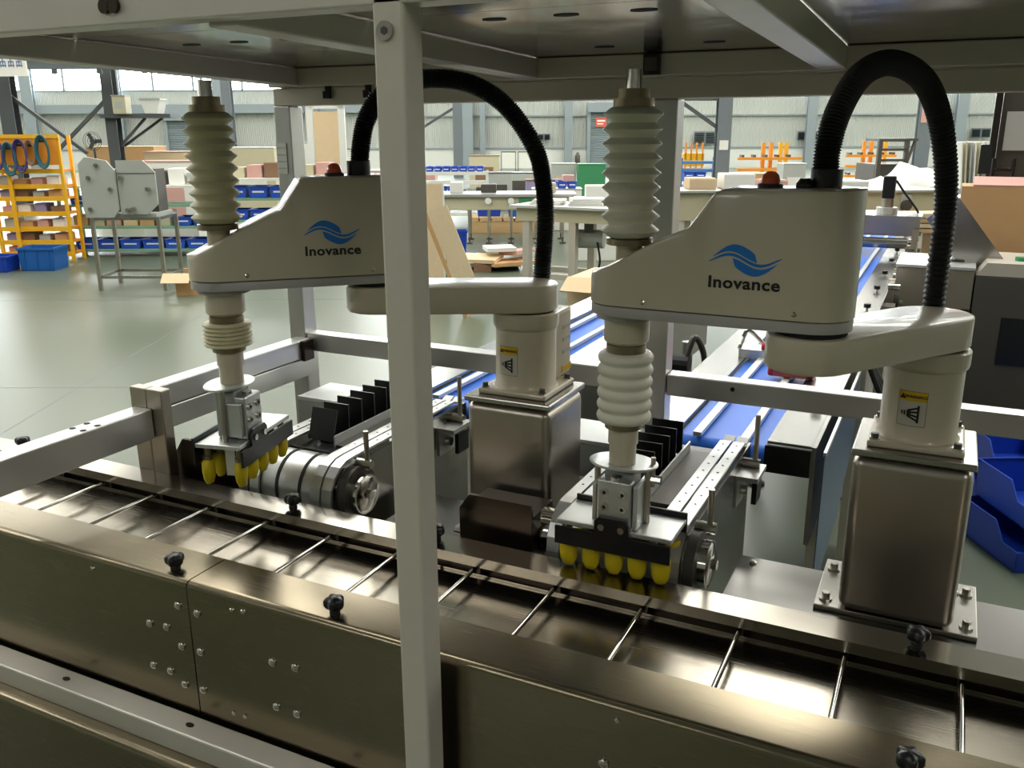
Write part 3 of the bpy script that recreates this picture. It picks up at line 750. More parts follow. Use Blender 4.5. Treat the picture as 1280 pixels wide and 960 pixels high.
F(MB().box(-1.87,-1.81,2.20,2.26,0,1.771),'rear_post','rail_steel')
F(MB().box(-.69,-.625,2.20,2.26,0,1.771),'rear_post','rail_steel')
F(MB().box(.60,.66,2.20,2.26,0,1.771),'rear_post','beam_steel')
F(MB().box(-1.808,-.692,2.205,2.255,1.022,1.080),'rear_rail','rail_steel')
F(MB().box(-.623,.598,2.205,2.255,1.022,1.080),'rear_rail','rail_steel')
F(MB().box(-1.845,-1.79,1.57,2.199,1.007,1.066),'side_rail','rail_steel')
F(MB().box(-1.845,-1.79,1.57,2.199,.945,1.005),'side_rail','rail_steel')
F(MB().box(-1.845,-1.79,1.536,1.568,.70,1.072),'stub_post','steel_z')
F(MB().box(-1.788,-1.735,1.536,1.568,.70,1.072),'stub_post','steel_z')
F(MB().box(-1.83,-1.77,-.2,1.534,.942,1.022),'side_rail_front','rail_steel')
for (dx,dy) in ((-.018,-.02),(.018,-.02),(-.018,.02),(.018,.02)): T(MB().cyl((-1.80+dx,1.36+dy,1.022),(-1.80+dx,1.36+dy,1.0225),.008,10),'rail_hole','dark_gap',fr)
F(MB().box(-1.79,-1.776,2.15,2.199,1.0,1.066),'corner_bracket','dark_steel')
for x in (-.45,.35): T(MB().cyl((x,2.205,1.06),(x,2.2035,1.06),.006,10),'rail_hole','dark_gap',fr)
nt_=thing('notice_sheet','small white notice stuck on the rear left post','notice',(-1.84,2.199,1.55))
T(MB().box(-1.868,-1.83,2.197,2.1995,1.575,1.665),'paper_sheet','paper',nt_)
T(MB().box(-1.866,-1.833,2.196,2.197,1.59,1.592).box(-1.866,-1.833,2.196,2.197,1.61,1.612).box(-1.866,-1.833,2.196,2.197,1.63,1.632).box(-1.866,-1.833,2.196,2.197,1.65,1.652),'print','machine_grey',nt_)
# roof panels
rp=thing('roof_panels','polished steel roof panels with slots above the robots','roof',(-.7,1.6,1.876))
seams=[-1.868,-1.78,-1.0,-.25,.63,XR]
for i in range(5):
    for (ya,yb) in ((1.101,1.44),(1.444,2.25)):
        T(slope(MB().box(seams[i]+.002,seams[i+1]-.002,ya,yb,1.876,1.879)),'panel','roof_steel',rp)
for (x,y) in ((-.78,1.53),(-.64,1.53),(-.50,1.53),(-.75,2.02),(-.50,2.02),(-1.60,1.62),(-1.46,1.62),(-1.32,1.62),(.1,1.53),(.3,1.53)):
    T(slope(MB().lathe([(.02,0),(.02,.0012)],(x,y,1.8747),14,1.2,.7)),'slot','dark_gap',rp)
for (x,l) in ((-1.66,'black strap on the rear roof beam, left one near the notice post'),(-1.52,'black strap on the rear roof beam, right one near the notice post')):
    t=thing('cable_strap',l,'strap',(x,2.195,1.78)); T(MB().box(x-.008,x+.008,2.190,2.199,1.79,1.86),'band','black_rubber',t); T(MB().box(x-.012,x+.012,2.184,2.190,1.79,1.81),'buckle','black_rubber',t)
t=thing('reflection_block','dark block standing for a cable duct reflection above the right bellows','clamp',(-.68,2.18,1.82))  # added dark shape imitating a reflected cable duct
T(MB().box(-.705,-.665,2.165,2.179,1.826,1.873),'block','black_rubber',t); T(MB().box(-.70,-.67,2.160,2.165,1.835,1.865),'lid','cabinet_dark',t)

# ------------------------------------------------------------------ robots
def pedestal(cx,label,rz=0):
    t=thing('pedestal',label,'pedestal',(cx,1.825,.757))
    bo=MB().box(-.105,.105,-.105,.105,.012,.340).build('box_column','steel_z',t,bevel=.020); bo.modifiers[0].segments=4
    for p_ in bo.data.polygons: p_.use_smooth=True
    bo.data.set_sharp_from_angle(angle=R_(95))
    bo.modifiers[0].harden_normals=True
    MB().box(-.108,.108,-.108,.108,.342,.356).build('top_plate','steel_x',t,bevel=.003)
    MB().box(-.15,.15,-.10,.12,0,.011).build('base_flange','steel_x',t,bevel=.002)
    for (x,y) in ((-.13,-.07),(.13,-.07),(-.13,.07),(.13,.07)):
        bo=MB().cyl((x,y,.011),(x,y,.015),.013,14).build('washer','bolt_steel',t)
        MB().cyl((x,y,.015),(x,y,.027),.008,6).build('bolt_head','bolt_steel',bo)
    disc_head(MB(),(.105,-.05,.07),(1,0,0),.007,.005).build('side_screw','bolt_steel',t)
    return t
pedestal(-.855,'stainless pedestal under the left robot with a bright right face')
pedestal(-.010,'stainless pedestal under the right robot')
def stadium(a,b,r,n=14):
    a,b=Vector(a),Vector(b); d=(b-a).normalized(); th=math.atan2(d.y,d.x); out=[]
    for i in range(n+1): q=th+PI/2+PI*i/n; out.append((a.x+r*math.cos(q),a.y+r*math.sin(q)))
    for i in range(n+1): q=th-PI/2+PI*i/n; out.append((b.x+r*math.cos(q),b.y+r*math.sin(q)))
    return out
def robot(cx,j2,q,label,hose,dz,gang,lens):
    cy=1.825; zb=1.113
    t=thing('scara_robot',label,'robot',(cx,cy,zb))
    B=lambda mb,n,m,p=t,**k: mb.build(n,m,p,world=True,**k)
    B(MB().box(cx-.085,cx+.085,cy-.082,cy+.095,zb,zb+.013),'base_plate','robot_white',bevel=.004)
    for dx in (-.072,.072):
        for dy in (-.068,.078):
            bo=B(MB().cyl((cx+dx,cy+dy,zb+.013),(cx+dx,cy+dy,zb+.016),.010,12),'washer','bolt_steel')
            B(MB().cyl((cx+dx,cy+dy,zb+.016),(cx+dx,cy+dy,zb+.025),.007,6),'bolt_head','cabinet_dark',bo)
    cr=.0705
    B(MB().lathe([(cr+.006,zb+.013),(cr,zb+.022),(cr,zb+.150),(cr+.004,zb+.154),(cr+.006,zb+.160),(cr+.006,zb+.186),(cr+.003,zb+.189)],(cx,cy,0),40),'column','robot_white',smooth=True)
    B(MB().lathe([(cr-.006,zb+.189),(cr-.006,zb+.193)],(cx,cy,0),32),'joint_gap','dark_gap')
    B(MB().box(cx-.045,cx+.055,cy+.04,cy+.145,zb+.014,zb+.178),'connector_box','robot_white',bevel=.008)
    B(MB().box(cx+.0551,cx+.0565,cy+.085,cy+.14,zb+.025,zb+.04),'yellow_label','label_yellow')
    for k in range(3): B(MB().box(cx+.0551,cx+.0562,cy+.09,cy+.135,zb+.07+.03*k,zb+.078+.03*k),'print_line','machine_grey')
    for dx in (.02,.04): B(MB().cyl((cx+dx,cy+.07,zb+.178),(cx+dx,cy+.07,zb+.19),.006,8),'plug','black_plastic')
    # warning label wrapped on the column
    def wrap(m,r):
        m.v=[Vector((cx+r*math.sin(p.x/r),cy-r*math.cos(p.x/r)+p.z,p.y)) for p in m.v]; return m
    def patch(x0,x1,z0,z1,n=8):
        m=MB()
        for i in range(n):
            a,b=x0+(x1-x0)*i/n,x0+(x1-x0)*(i+1)/n; m.add([(a,z0,0),(b,z0,0),(b,z1,0),(a,z1,0)],[(0,1,2,3)])
        return m
    lx=-.014; lz=zb+.048; lw=.025
    B(wrap(patch(lx-lw-.001,lx+lw+.001,lz-.001,lz+.067),cr+.0003),'label_border','brown_stuff')
    B(wrap(patch(lx-lw,lx+lw,lz,lz+.066),cr+.0006),'warning_label','label_white')
    B(wrap(patch(lx-lw,lx+lw,lz+.048,lz+.066),cr+.0010),'warning_header','label_yellow')
    tx=text_mb('WARNING',.0078,.0002,.0002); tx.v=[p+Vector((lx+.0055,lz+.0545,0)) for p in tx.v]
    B(wrap(tx,cr+.0016),'warning_text','print_black')
    tri=MB().prism([(-.006,0),(.006,0),(0,.010)],-.0002,.0002,'xy'); tri.v=[p+Vector((lx-.018,lz+.052,0)) for p in tri.v]
    B(wrap(tri,cr+.0016),'warning_triangle','print_black')
    ic=MB()
    ic.box(.010,.014,.008,.042,-.0002,.0002)
    for (x0,y0,x1,y1) in ((-.006,.020,.011,.012),(-.004,.023,.011,.020),(-.004,.027,.011,.029),(-.006,.031,.011,.037)):
        ic.bar((x0,y0,0),(x1,y1,0),.0036,.0004)
    ic.box(-.008,-.001,.019,.032,-.0002,.0002).box(-.013,-.0105,.021,.030,-.0002,.0002).box(-.018,-.0155,.022,.029,-.0002,.0002)
    ic.v=[p+Vector((lx,lz-.001,0)) for p in ic.v]
    B(wrap(ic,cr+.0016),'hand_symbol','print_black')
    # first arm
    z0,z1=1.306,1.366
    r1=.073
    rings=[]
    for (rr,z) in ((r1-.004,z0),(r1,z0+.005),(r1,z1-.005),(r1-.0015,z1-.0015),(r1-.005,z1)):
        rings.append([Vector((p[0],p[1],z)) for p in stadium((cx,cy),j2,rr)])
    B(MB().loft(rings),'first_arm','robot_white',smooth=True,angle=50)
    J=Vector((j2[0],j2[1],0)); Q=Vector((q[0],q[1],0)); d=(Q-J); L=d.length; d.normalize(); nrm=Vector((d.y,-d.x,0))
    if nrm.dot(Vector((0,-1,0)))<0: nrm=-nrm
    B(MB().lathe([(.060,1.367),(.060,1.375)],(J.x,J.y,0),28),'elbow_gap','dark_gap')
    # second arm: housing lofted along its length
    def ztop(s):
        f=L/.33
        pts=[(-.08*f,1.609),(.150*f,1.605),(.163*f,1.600),(.205*f,1.541),(.262*f,1.515),(.345*f,1.470),(.385*f,1.452),(.45*f,1.44)]
        for (a,za),(b_,zb_) in zip(pts,pts[1:]):
            if s<=b_: return za+(zb_-za)*max(0,(s-a))/(b_-a)
        return pts[-1][1]
    rr=.068
    def secs(zl,top,shr,inset):
        R_l=[]; r=rr-inset
        ss=[-r+r*(1-math.cos(PI/2*i/7)) for i in range(8)]
        mid=[.03,.08,.12,.150,.158,.163,.185,.205,.213,.24,.262,.29]
        ss+=[m*L/.33 for m in mid if m*L/.33<L-.005]+[L+r*math.sin(PI/2*i/7) for i in range(8)]
        for s in ss:
            w=r if 0<=s<=L else math.sqrt(max(1e-6,r*r-(s if s<0 else s-L)**2))
            w=max(w,.004)
            zt=top(s); c=min(.010,w*.5)
            sec=[(-w,zl),(w,zl),(w,zt-c),(w-c*.3,zt-c*.3),(w-c,zt),(-w+c,zt),(-w+c*.3,zt-c*.3),(-w,zt-c)]
            R_l.append([J+d*s+nrm*a+Vector((0,0,z)) for a,z in sec])
        return R_l
    B(MB().loft(secs(1.397,ztop,0,0)),'forearm_cover','robot_white',smooth=True,angle=32)
    B(MB().loft(secs(1.376,lambda s:1.3965,0,.0015)),'forearm_base','robot_grey',smooth=True,angle=32)
    for s in (.02,L-.05):
        p=J+d*s+nrm*rr+Vector((0,0,1.408)); B(disc_head(MB(),p,nrm,.0045,.003),'cover_screw','bolt_steel')
    # logo and lettering on the face
    ex=-d if (-d).x>0 else d
    Mf=Matrix((ex,Vector((0,0,1)),nrm)).transposed().to_4x4(); Mf.translation=J+d*(lens[0])+nrm*(rr+.0006)
    tx=text_mb('Inovance',.0270,.00075,.0004); tx.v=[Vector((p.x*1.0,p.y,p.z)) for p in tx.v]
    xs=[p.x for p in tx.v]; k=.118/(max(xs)-min(xs)); tx.v=[Vector((p.x*k,p.y*1.02,p.z)) for p in tx.v]
    B(tx.xf(Mf@Matrix.Translation((0,1.444,0))),'brand_lettering','print_black')
    def blob(up,lo,dx,dzz,fl):
        n=len(up); m=MB()
        pts=[(x*fl+dx,z*fl+dzz) for x,z in up+lo[::-1]]
        m.prism(pts,-.0004,.0004,'xy'); return m.xf(Mf)
    N=18
    wv=lambda x:.0095*math.sin(x/.058*PI*1.0)
    mid=[(-.060+.120*i/N) for i in range(N+1)]
    cen=[-.0085*math.sin(PI*x/.05) for x in mid]
    thk=[.0006+.0021*math.cos(x/.060*PI/2)**.6 if abs(x)<.0599 else .0004 for x in mid]
    z00=1.492
    B(blob([(x,c+h) for x,c,h in zip(mid,cen,thk)],[(x,c-h) for x,c,h in zip(mid,cen,thk)],0,z00,1),'logo_wave','logo_blue')
    # upper and lower leaf of the mark
    up=[];lo=[]
    for i in range(N+1):
        tt=i/N; x=-.053+.073*tt; base=-.0085*math.sin(PI*x/.05)+.0048
        lo.append((x,base)); up.append((x,base+.0004+.0155/.449*tt**1.1*max(0,1-tt)**.35))
    B(blob(up,lo,0,z00,1),'logo_leaf','logo_blue'); 
    B(blob([(-x,-z) for x,z in up],[(-x,-z) for x,z in lo],0,z00-.001,1),'logo_leaf','logo_blue')
    # red lamp and plugs on top of the forearm
    p=J+d*.085; 
    B(MB().lathe([(.021,1.606),(.021,1.612),(.017,1.613)],(p.x,p.y,0),20),'lamp_base','black_plastic')
    B(MB().lathe([(.016,1.613),(.016,1.618),(.013,1.627),(.007,1.632),(.001,1.633)],(p.x,p.y,0),20),'lamp_dome','lamp_red',smooth=True)
    p=J+d*.030; B(MB().lathe([(.014,1.606),(.014,1.614),(.008,1.622)],(p.x,p.y,0),12),'cable_gland','black_plastic')
    # hose
    path=spline(hose,26); rad=[.0185 if i%2 else .0218 for i in range(len(path))]
    hs=B(MB().tube(path,.025,16,rad),'corrugated_hose','hose_black',smooth=True,angle=20)
    B(MB().cyl(path[0]-Vector((0,0,.0)),path[0]+Vector((0,0,.035)),.0255,20),'hose_gland','black_plastic',hs,smooth=True)
    # quill with bellows
    def bell(za,zb_,n,ro,ri,rnd):
        pr=[(ri*.9,za)]
        for i in range(n):
            h=(zb_-za)/n; b0=za+h*i
            if rnd: pr+=[(ri+(ro-ri)*math.sin(PI*(j+.5)/7)**.6,b0+h*(j+.5)/7) for j in range(7)]
            else: pr+=[(ri,b0+h*.08),(ro,b0+h*.5),(ro*.995,b0+h*.56),(ri,b0+h*.95)]
        return pr+[(ri*.9,zb_)]
    zq=ztop(L)
    B(MB().lathe([(.024,zq-.03),(.024,1.512)],(Q.x,Q.y,0),20),'quill_neck','robot_white',smooth=True)
    B(MB().lathe(bell(1.512,1.738,9,.0525,.040,False),(Q.x,Q.y,0),36),'upper_bellows','silicone_stained' if dz else 'silicone',smooth=True,angle=50)
    B(MB().lathe([(.042,1.500),(.042,1.511)],(Q.x,Q.y,0),24),'clamp_ring','brass',smooth=True)
    B(MB().lathe([(.030,1.736),(.036,1.738),(.036,1.752),(.028,1.752),(.028,1.768)],(Q.x,Q.y,0),24),'clamp_ring','brass',smooth=True)
    B(MB().lathe([(.014,1.768),(.014,1.80)],(Q.x,Q.y,0),16),'spline_shaft','chrome',smooth=True)
    B(MB().lathe([(.056,1.366),(.056,1.3755)],(Q.x,Q.y,0),30),'quill_flange','robot_grey',smooth=True)
    B(MB().lathe([(.036,1.316),(.042,1.322),(.042,1.365)],(Q.x,Q.y,0),28),'quill_collar','robot_white',smooth=True)
    B(MB().lathe([(.037,1.300),(.037,1.315)],(Q.x,Q.y,0),28),'clamp_ring','brass',smooth=True)
    zl=1.162+dz
    B(MB().lathe(bell(zl,1.300,6,.0525,.043,True),(Q.x,Q.y,0),36),'lower_bellows','silicone_stained' if dz else 'silicone',smooth=True,angle=60)
    B(MB().lathe([(.036,zl-.012),(.036,zl)],(Q.x,Q.y,0),28),'clamp_ring','brass',smooth=True)
    B(MB().lathe([(.026,zl-.085),(.026,zl-.045),(.029,zl-.044),(.029,zl-.013)],(Q.x,Q.y,0),24),'shaft_coupling','robot_white',smooth=True)
    # gripper, built around the quill axis and turned with it
    g=thing('gripper',lens[1],'gripper',(Q.x,Q.y,dz),gang)
    ox=.04 if dz else 0.
    G=lambda mb,n,m,p=g,**k: mb.build(n,m,p,**k)
    G(MB().lathe([(.062,1.071),(.064,1.073),(.064,1.075),(.062,1.0765)],(0,.008,0),36,1.08,.78),'flange_plate','alu_light',smooth=True)
    for (x,y) in ((-.05,.0),(.05,.01)): G(MB().cyl((x,y,.955),(x,y,1.071),.0065,12),'guide_pillar','steel_z',smooth=True)
    G(MB().box(-.034,.034,-.046,-.020,.955,1.052),'front_block','alu',bevel=.003)
    G(MB().box(-.030,.030,-.019,.03,.955,1.062),'core_block','machine_grey',bevel=.003)
    G(MB().box(-.046,-.0365,-.04,.0,.962,1.04),'side_cheek','alu',bevel=.002)
    G(MB().box(.0365,.046,-.04,.03,.955,1.045),'side_cheek','alu_light',bevel=.002)
    for x in (-.018,.018):
        for z in (.998,1.028):
            bo=G(MB().cyl((x,-.046,z),(x,-.050,z),.008,14),'socket_screw','bolt_steel')
            G(MB().cyl((x,-.0502,z),(x,-.0505,z),.004,6),'socket','dark_gap',bo)
    G(MB().cyl((0,-.033,1.052),(0,-.033,1.058),.011,14),'top_screw','bolt_steel')
    G(MB().cyl((.058,.015,1.03),(.058,.015,1.09),.005,10),'adjusting_rod','steel_z')
    G(MB().cyl((.052,.015,1.045),(.075,.015,1.045),.009,8),'adjusting_nut','bolt_steel')
    G(MB().box(ox-.118,ox+.118,-.048,.06,.944,.954),'carrier_plate','alu',bevel=.0015)
    G(MB().prism([(ox-.118,.905),(ox+.118,.905),(ox+.118,.942),(.035,.942),(.035,.968),(.026,.978),(-.026,.978),(-.035,.968),(-.035,.942),(ox-.118,.942)],-.056,-.050),'front_flange','black_plastic')
    G(MB().box(ox-.118,ox+.118,.062,.067,.905,.965),'rear_flange','black_plastic')
    for x in (-.020,.020): G(MB().cyl((x,-.056,.958),(x,-.060,.958),.007,12),'flange_screw','bolt_steel')
    for row in (-.035,.045):
        for k in range(5):
            x=ox-.096+.048*k
            c=G(MB().cyl((x,row,.905),(x,row,.943),.008,10).cyl((x,row,.910),(x,row,.920),.012,8),'cup_fitting','brass')
            G(MB().lathe([(.016,.912),(.021,.905),(.0215,.885),(.019,.868),(.012,.855),(.004,.852)],(x,row,0),12,.92,.6),'suction_cup','yellow_cup',c,smooth=True)
    for k in range(4):
        x=ox-.072+.048*k; G(MB().box(x-.006,x+.006,-.012,.012,.868,.943),'finger','alu_light')
    return t
robot(-.010,(-.192,1.553),(-.520,1.553),'white articulated robot with blue wave logo on the right',
      [(-.191,1.573,1.602),(-.193,1.568,1.663),(-.184,1.586,1.726),(-.160,1.632,1.783),(-.123,1.70,1.806),(-.08,1.782,1.790),(-.048,1.843,1.742),(-.024,1.888,1.657),(-.011,1.913,1.553),(-.010,1.916,1.422),(-.010,1.916,1.285)],0,0,(.105,'gripper with yellow suction cups under the right robot, facing the camera'))
robot(-.855,(-1.155,1.672),(-1.398,1.440),'white articulated robot with blue wave logo on the left behind the post',
      [(-1.179,1.652,1.602),(-1.174,1.656,1.663),(-1.163,1.666,1.722),(-1.134,1.689,1.775),(-1.083,1.73,1.803),(-1.029,1.774,1.808),(-.981,1.812,1.797),(-.936,1.848,1.767),(-.898,1.879,1.718),(-.866,1.905,1.651),(-.854,1.914,1.589),(-.849,1.918,1.522),(-.85,1.917,1.451),(-.854,1.914,1.382),(-.855,1.914,1.285)],.085,R_(103),(.105,'gripper with yellow suction cups under the left robot, turned sideways'))

# ------------------------------------------------------------------ infeed units with paddle chain
def infeed(label):
    t=thing('infeed_unit',label,'infeed',(-.545,1.9,0))
    G=lambda mb,n,m,p=t,**k: mb.build(n,m,p,**k)      # local: x across, y from -.30 (near) to .34, z absolute
    yw,zw=-.245,.845
    side=[(yw-.075,.80),(yw-.07,.88),(yw-.03,.915),(.33,.915),(.33,.50),(-.05,.50),(-.12,.70),(yw-.06,.74)]
    G(MB().prism(side,.135,.147,'yz'),'side_plate','steel_y')
    G(MB().prism(side,-.147,-.135,'yz'),'side_plate','steel_y')
    G(MB().cyl((-.134,yw,zw),(.134,yw,zw),.078,36),'drum','alu',smooth=True)
    for x in (-.085,-.03,.04,.09): G(MB().cyl((x-.004,yw,zw),(x+.004,yw,zw),.080,36),'drum_band','black_rubber',smooth=True)
    # curved channel guides each side
    for sgn in (-1,1):
        for (xa,xb) in ((.080,.108),(.114,.142)):
            if sgn<0: xa,xb=-xb,-xa
            out=[];inn=[]
            path=[(yw-.088,.80),(yw-.088,.845)]+[(yw-.088*math.cos(a),.845+.088*math.sin(a)) for a in (R_(20),R_(40),R_(60),R_(78))]+[(yw+.01,.933),(.27,.933),(.30,.922),(.325,.93)]
            poly=path+[(p[0]+.006 if p[0]<yw else p[0],p[1]-.006 if p[0]>=yw-.06 else p[1]-.003) for p in path[::-1]]
            ch=G(MB().prism(poly,xa,xb,'yz'),'guide_channel','alu')
            for k in range(9):
                G(MB().cyl(((xa+xb)/2,-.16+.05*k,.9331),((xa+xb)/2,-.16+.05*k,.9336),.003,6),'channel_hole','dark_gap',ch)
    G(MB().box(-.078,.078,-.20,.27,.895,.905),'chain_bed','black_plastic')
    G(MB().box(.012,.016,-.14,.22,.905,.935),'chain_strip','alu_light')
    G(MB().box(.018,.076,-.14,.22,.905,.912),'slide_plate','cabinet_dark')
    G(MB().box(-.078,.078,-.205,-.198,.895,.918),'bed_end','dark_gap')
    for k in range(6):
        y=-.12+.060*k
        c=Matrix.Rotation(R_(-18 if k==0 else 0),3,'X')
        f=G(MB().obox((-.035,y,.955),(.080,.004,.085),c),'paddle','black_plastic')
        G(MB().box(-.05,-.02,y+.002,y+.02,.905,.925),'paddle_foot','black_rubber',f)
    # hub disc and clamp rods
    G(MB().cyl((.147,yw,zw),(.166,yw,zw),.068,36),'hub_ring','cabinet_dark',smooth=True)
    h=G(MB().cyl((.166,yw,zw),(.186,yw,zw),.050,36).cyl((.186,yw,zw),(.190,yw,zw),.046,36,.040),'hub_disc','chrome',smooth=True)
    G(MB().cyl((.190,yw,zw),(.200,yw,zw),.012,6),'hub_nut','bolt_steel',h)
    for (y,za,zb_) in ((yw+.02,.90,1.0),(.24,.88,1.02)):
        rd=G(MB().cyl((.176,y,za),(.176,y,zb_),.0065,12),'clamp_rod','steel_z',smooth=True)
        G(MB().cyl((.147,y,za+.015),(.19,y,za+.015),.012,12),'clamp_boss','bolt_steel',rd)
    G(MB().box(.147,.20,.16,.27,.872,.884),'bracket_plate','alu')
    G(MB().box(.147,.152,.16,.25,.80,.872),'bracket_web','alu')
    G(MB().cyl((.152,.20,.835),(.168,.20,.835),.013,12),'bracket_screw','bolt_steel')
    G(MB().box(.18,.192,.20,.26,.80,.86),'sensor','black_plastic')
    # drive cover on the left
    G(MB().prism([(-.355,.70),(-.18,.70),(-.18,.935),(-.33,.935),(-.355,.90)],-.325,-.315),'cover_plate','dark_steel')
    G(MB().box(-.35,-.185,-.314,-.20,.76,.90),'drive_box','dark_steel')
    G(MB().cyl((-.185,yw,zw),(-.148,yw,zw),.055,28),'drive_collar','chrome',smooth=True)
    G(MB().box(-.30,-.16,.10,.26,.93,.94),'left_table','alu_light')
    G(MB().box(-.30,-.16,.10,.26,.84,.929),'left_box','machine_grey')
    G(MB().box(-.13,.13,.0,.28,.50,.70),'lower_body','steel_y')
    for x in (-.12,.12): G(MB().box(x-.02,x+.02,.2,.24,0,.5),'leg','beam_steel')
    return t
iu=infeed('paddle chain infeed unit under the right gripper')
dup(iu,(-1.390,1.9,0),'paddle chain infeed unit under the left gripper')

# ------------------------------------------------------------------ blue belt conveyors running away
def conveyor(x,y0,y1,label,hood=None):
    t=thing('belt_conveyor',label,'conveyor',(x,y0,0))
    G=lambda mb,n,m,p=t,**k: mb.build(n,m,p,**k)
    Lc=y1-y0
    G(MB().box(-.12,.12,.03,Lc,.862,.870).cyl((-.12,.03,.832),(.12,.03,.832),.038,20),'belt','belt_blue',smooth=True)
    for a in (-.065,.065): G(MB().box(a-.012,a+.012,-.0,Lc,.876,.890),'guide_bar','alu_light',bevel=.002)
    for (a,b) in ((-.24,-.124),(.124,.24)): G(MB().box(a,b,.02,Lc,.878,.886),'cover_plate','steel_y')
    for a in (-.246,.246): G(MB().box(a-.006,a+.006,.02,Lc,.60,.884),'side_panel','steel_y')
    G(MB().box(-.24,-.12,.008,.018,.80,.876),'end_plate','black_plastic'); G(MB().box(.12,.24,.008,.018,.80,.876),'end_plate','black_plastic')
    y=.5
    while y<Lc:
        for a in (-.22,.22):
            l=G(MB().box(a-.022,a+.022,y-.022,y+.022,.11,.60),'leg','beam_steel')
            G(MB().lathe([(.045,0),(.045,.012),(.014,.03),(.010,.04),(.010,.11)],(a,y,0),14),'levelling_foot','cabinet_dark',l,smooth=True)
        y+=1.4
    if Lc>5:
        for k in range(8):
            yy=2.5+.38*k
            pl_=G(MB().cyl((.253,yy,.80),(.30,yy,.80),.05,16),'pulley','cabinet_dark')
            G(MB().cyl((.30,yy,.80),(.32,yy,.80),.018,10),'pulley_nut','chrome',pl_)
            G(MB().box(.252,.28,yy+.12,yy+.17,.66,.95),'side_bracket','steel_z')
            G(MB().cyl((.255,yy+.06,.92),(.31,yy+.06,.92),.016,10),'side_shaft','chrome')
    for k in range(int(Lc/.55)):
        kb=G(MB().cyl((.20,.4+.55*k,.886),(.20,.4+.55*k,.90),.006,8),'knob_stem','bolt_steel')
        G(MB().cyl((.20,.4+.55*k,.90),(.20,.4+.55*k,.918),.016,10),'knob_head','black_plastic',kb)
    return t
conveyor(-.50,2.33,8.3,'blue belt conveyor running away behind the right robot')
conveyor(-1.345,2.33,4.6,'blue belt conveyor running away behind the left robot')
# clear side guard beside the right conveyor
sg=thing('side_guard','hanging clear plastic sheet beside the right conveyor','guard',(-.24,2.35,0))
mat('clear_sheet',(150,172,206),.2,0,trans=.6)
MATS['clear_sheet'].node_tree.nodes['Principled BSDF'].inputs['IOR'].default_value=1.1
MB().prism([(0,.60),(0,.40),(.25,.45),(.55,.46),(1.0,.62),(1.0,.865),(0,.865)],.012,.015,'yz').build('sheet','clear_sheet',sg)
MB().box(.010,.018,0,1.0,.862,.874).build('hanging_rail','alu',sg)
fl=thing('clamp_fixture','red handled toggle clamp on the right conveyor','clamp',(-.60,3.3,.886))
MB().box(-.05,.05,-.05,.05,0,.03).build('base','alu',fl)
MB().tube(spline([(-.05,-.04,.03),(-.03,0,.09),(.03,.04,.03)],6),.008,8).build('hoop','chrome',fl)
MB().cyl((.03,-.02,.04),(.16,-.03,.05),.016,12).build('red_handle','red_paint',fl)
pk=thing('wrapped_pack','red wrapped pack lying on the right conveyor behind the rear rail','pack',(-.45,3.05,.892))
MB().box(-.05,.10,-.05,.06,0,.03).build('wrapper','red_paint',pk,bevel=.008); MB().box(-.03,.08,-.055,-.05,.004,.026).build('seal','sign_red',pk)
# portal with motor over the far end of the right conveyor
pt=thing('feed_station','steel feed station with a black motor over the far conveyor','station',(-.50,6.6,0))
MB().box(-.30,.32,-.02,.02,1.00,1.12).build('front_plate','steel_x',pt)
for a in (-.29,.30): MB().box(a-.02,a+.02,-.05,.05,0,1.05).build('upright','steel_z',pt)
MB().box(-.31,.33,-.1,.3,1.12,1.14).build('top_plate','steel_x',pt)
MB().cyl((.10,.1,1.14),(.10,.1,1.18),.07,20).build('flange','alu_light',pt)
MB().cyl((.10,.1,1.18),(.10,.1,1.24),.04,16).build('neck','steel_z',pt)
MB().box(.06,.14,.06,.14,1.24,1.39).build('motor','black_plastic',pt,bevel=.008)
MB().tube(spline([(.14,.1,1.36),(.20,.1,1.28),(.28,.1,1.18),(.30,.1,1.145)],6),.008,6).build('motor_cable','black_rubber',pt)
MB().cyl((-.26,-.1,.96),(.26,-.1,.96),.035,16).build('roller','steel_x',pt,smooth=True)
MB().cyl((-.28,-.12,1.02),(-.28,-.12,1.08),.03,10).build('knob','black_plastic',pt)
bx=thing('blue_pouch','pale blue pouch on the right conveyor before the feed station','pouch',(-.60,5.6,.892))
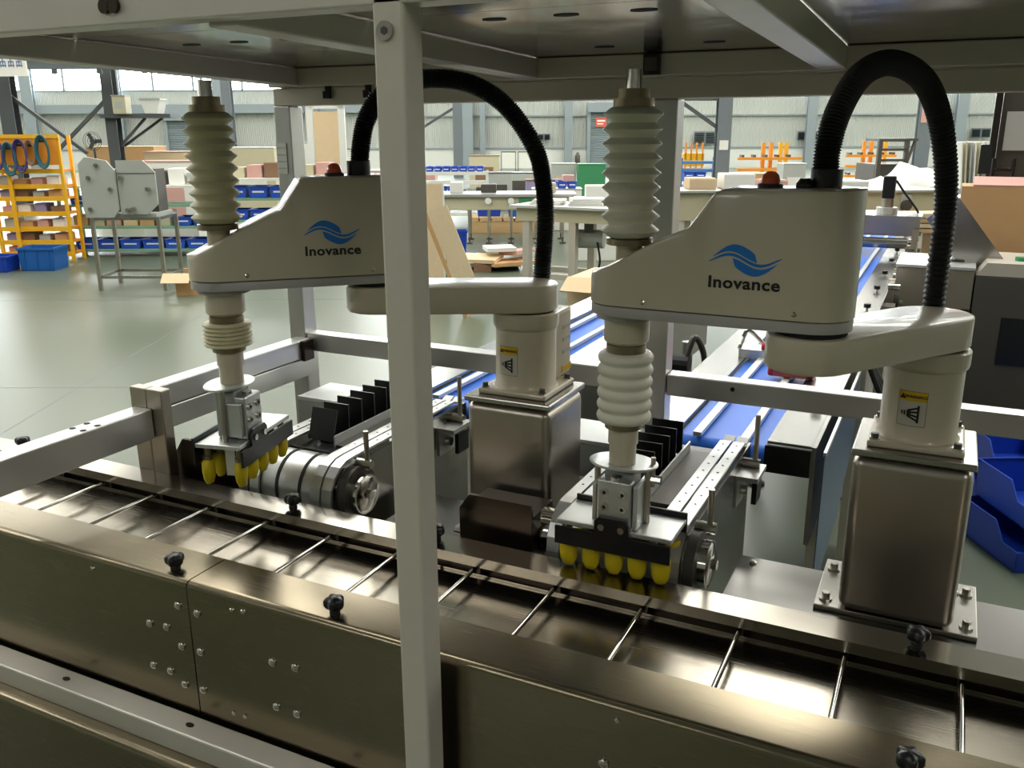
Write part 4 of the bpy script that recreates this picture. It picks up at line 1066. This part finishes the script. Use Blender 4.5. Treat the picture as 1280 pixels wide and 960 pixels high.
MB().loft([[Vector((r*.12*math.cos(a*PI/6),r*.22*math.sin(a*PI/6),z)) for a in range(12)] for (r,z) in ((.9,0),(1,.03),(.8,.07),(.3,.10))]).build('film','mauve_stuff',bx,smooth=True); MB().cyl((0,0,.10),(0,0,.13),.03,10).build('cap','black_plastic',bx)
ch=thing('carton','open tan carton beyond the left conveyor','carton',(-1.86,5.1,0))
MB().box(-.16,.20,-.2,.25,.64,.85).build('body','card_light',ch); MB().obox((.02,-.26,.82),(.36,.14,.008),Matrix.Rotation(.5,3,'X')).build('flap','card_light',ch)
for a in (-.1,.14): MB().box(a-.03,a+.03,-.15,.2,0,.64).build('support_leg','beam_steel',ch)
# big blue crates on the floor at the right
def bigcrate(loc,rz,label,m='crate_blue'):
    w,d,h=.40,.30,.16
    t=thing('parts_crate',label,'crate',loc,rz)
    th=.006
    MB().prism([(-w/2,0),(w/2,0),(w/2,h*.55),(w/2-.10,h*.55),(w/2-.16,h),(-w/2,h)],-d/2,-d/2+th).build('side_wall',m,t)
    MB().prism([(-w/2,0),(w/2,0),(w/2,h*.55),(w/2-.10,h*.55),(w/2-.16,h),(-w/2,h)],d/2-th,d/2).build('side_wall',m,t)
    MB().box(-w/2,w/2,-d/2,d/2,0,th).build('bottom',m,t)
    MB().box(-w/2,-w/2+th,-d/2,d/2,0,h).build('back_wall',m,t)
    MB().box(w/2-th,w/2,-d/2,d/2,0,h*.55).build('front_wall',m,t)
    MB().box(w/2,w/2+.008,-d/2-.006,d/2+.006,h*.46,h*.56).build('front_lip',m,t)
    MB().box(-w/2-.008,-w/2+th,-d/2-.006,d/2+.006,h*.92,h).build('back_lip',m,t)
    return t
bigcrate((.42,3.98,0),R_(-60),'open blue parts crate on the floor at the right edge, lowest of the stack')
bigcrate((.46,4.02,.165),R_(-62),'open blue parts crate lying on the lowest crate')
bigcrate((.36,4.50,0),R_(-70),'blue parts crate on the floor behind the stack')
bigcrate((.40,4.52,.165),R_(-66),'topmost blue parts crate tilted at the back of the stack')
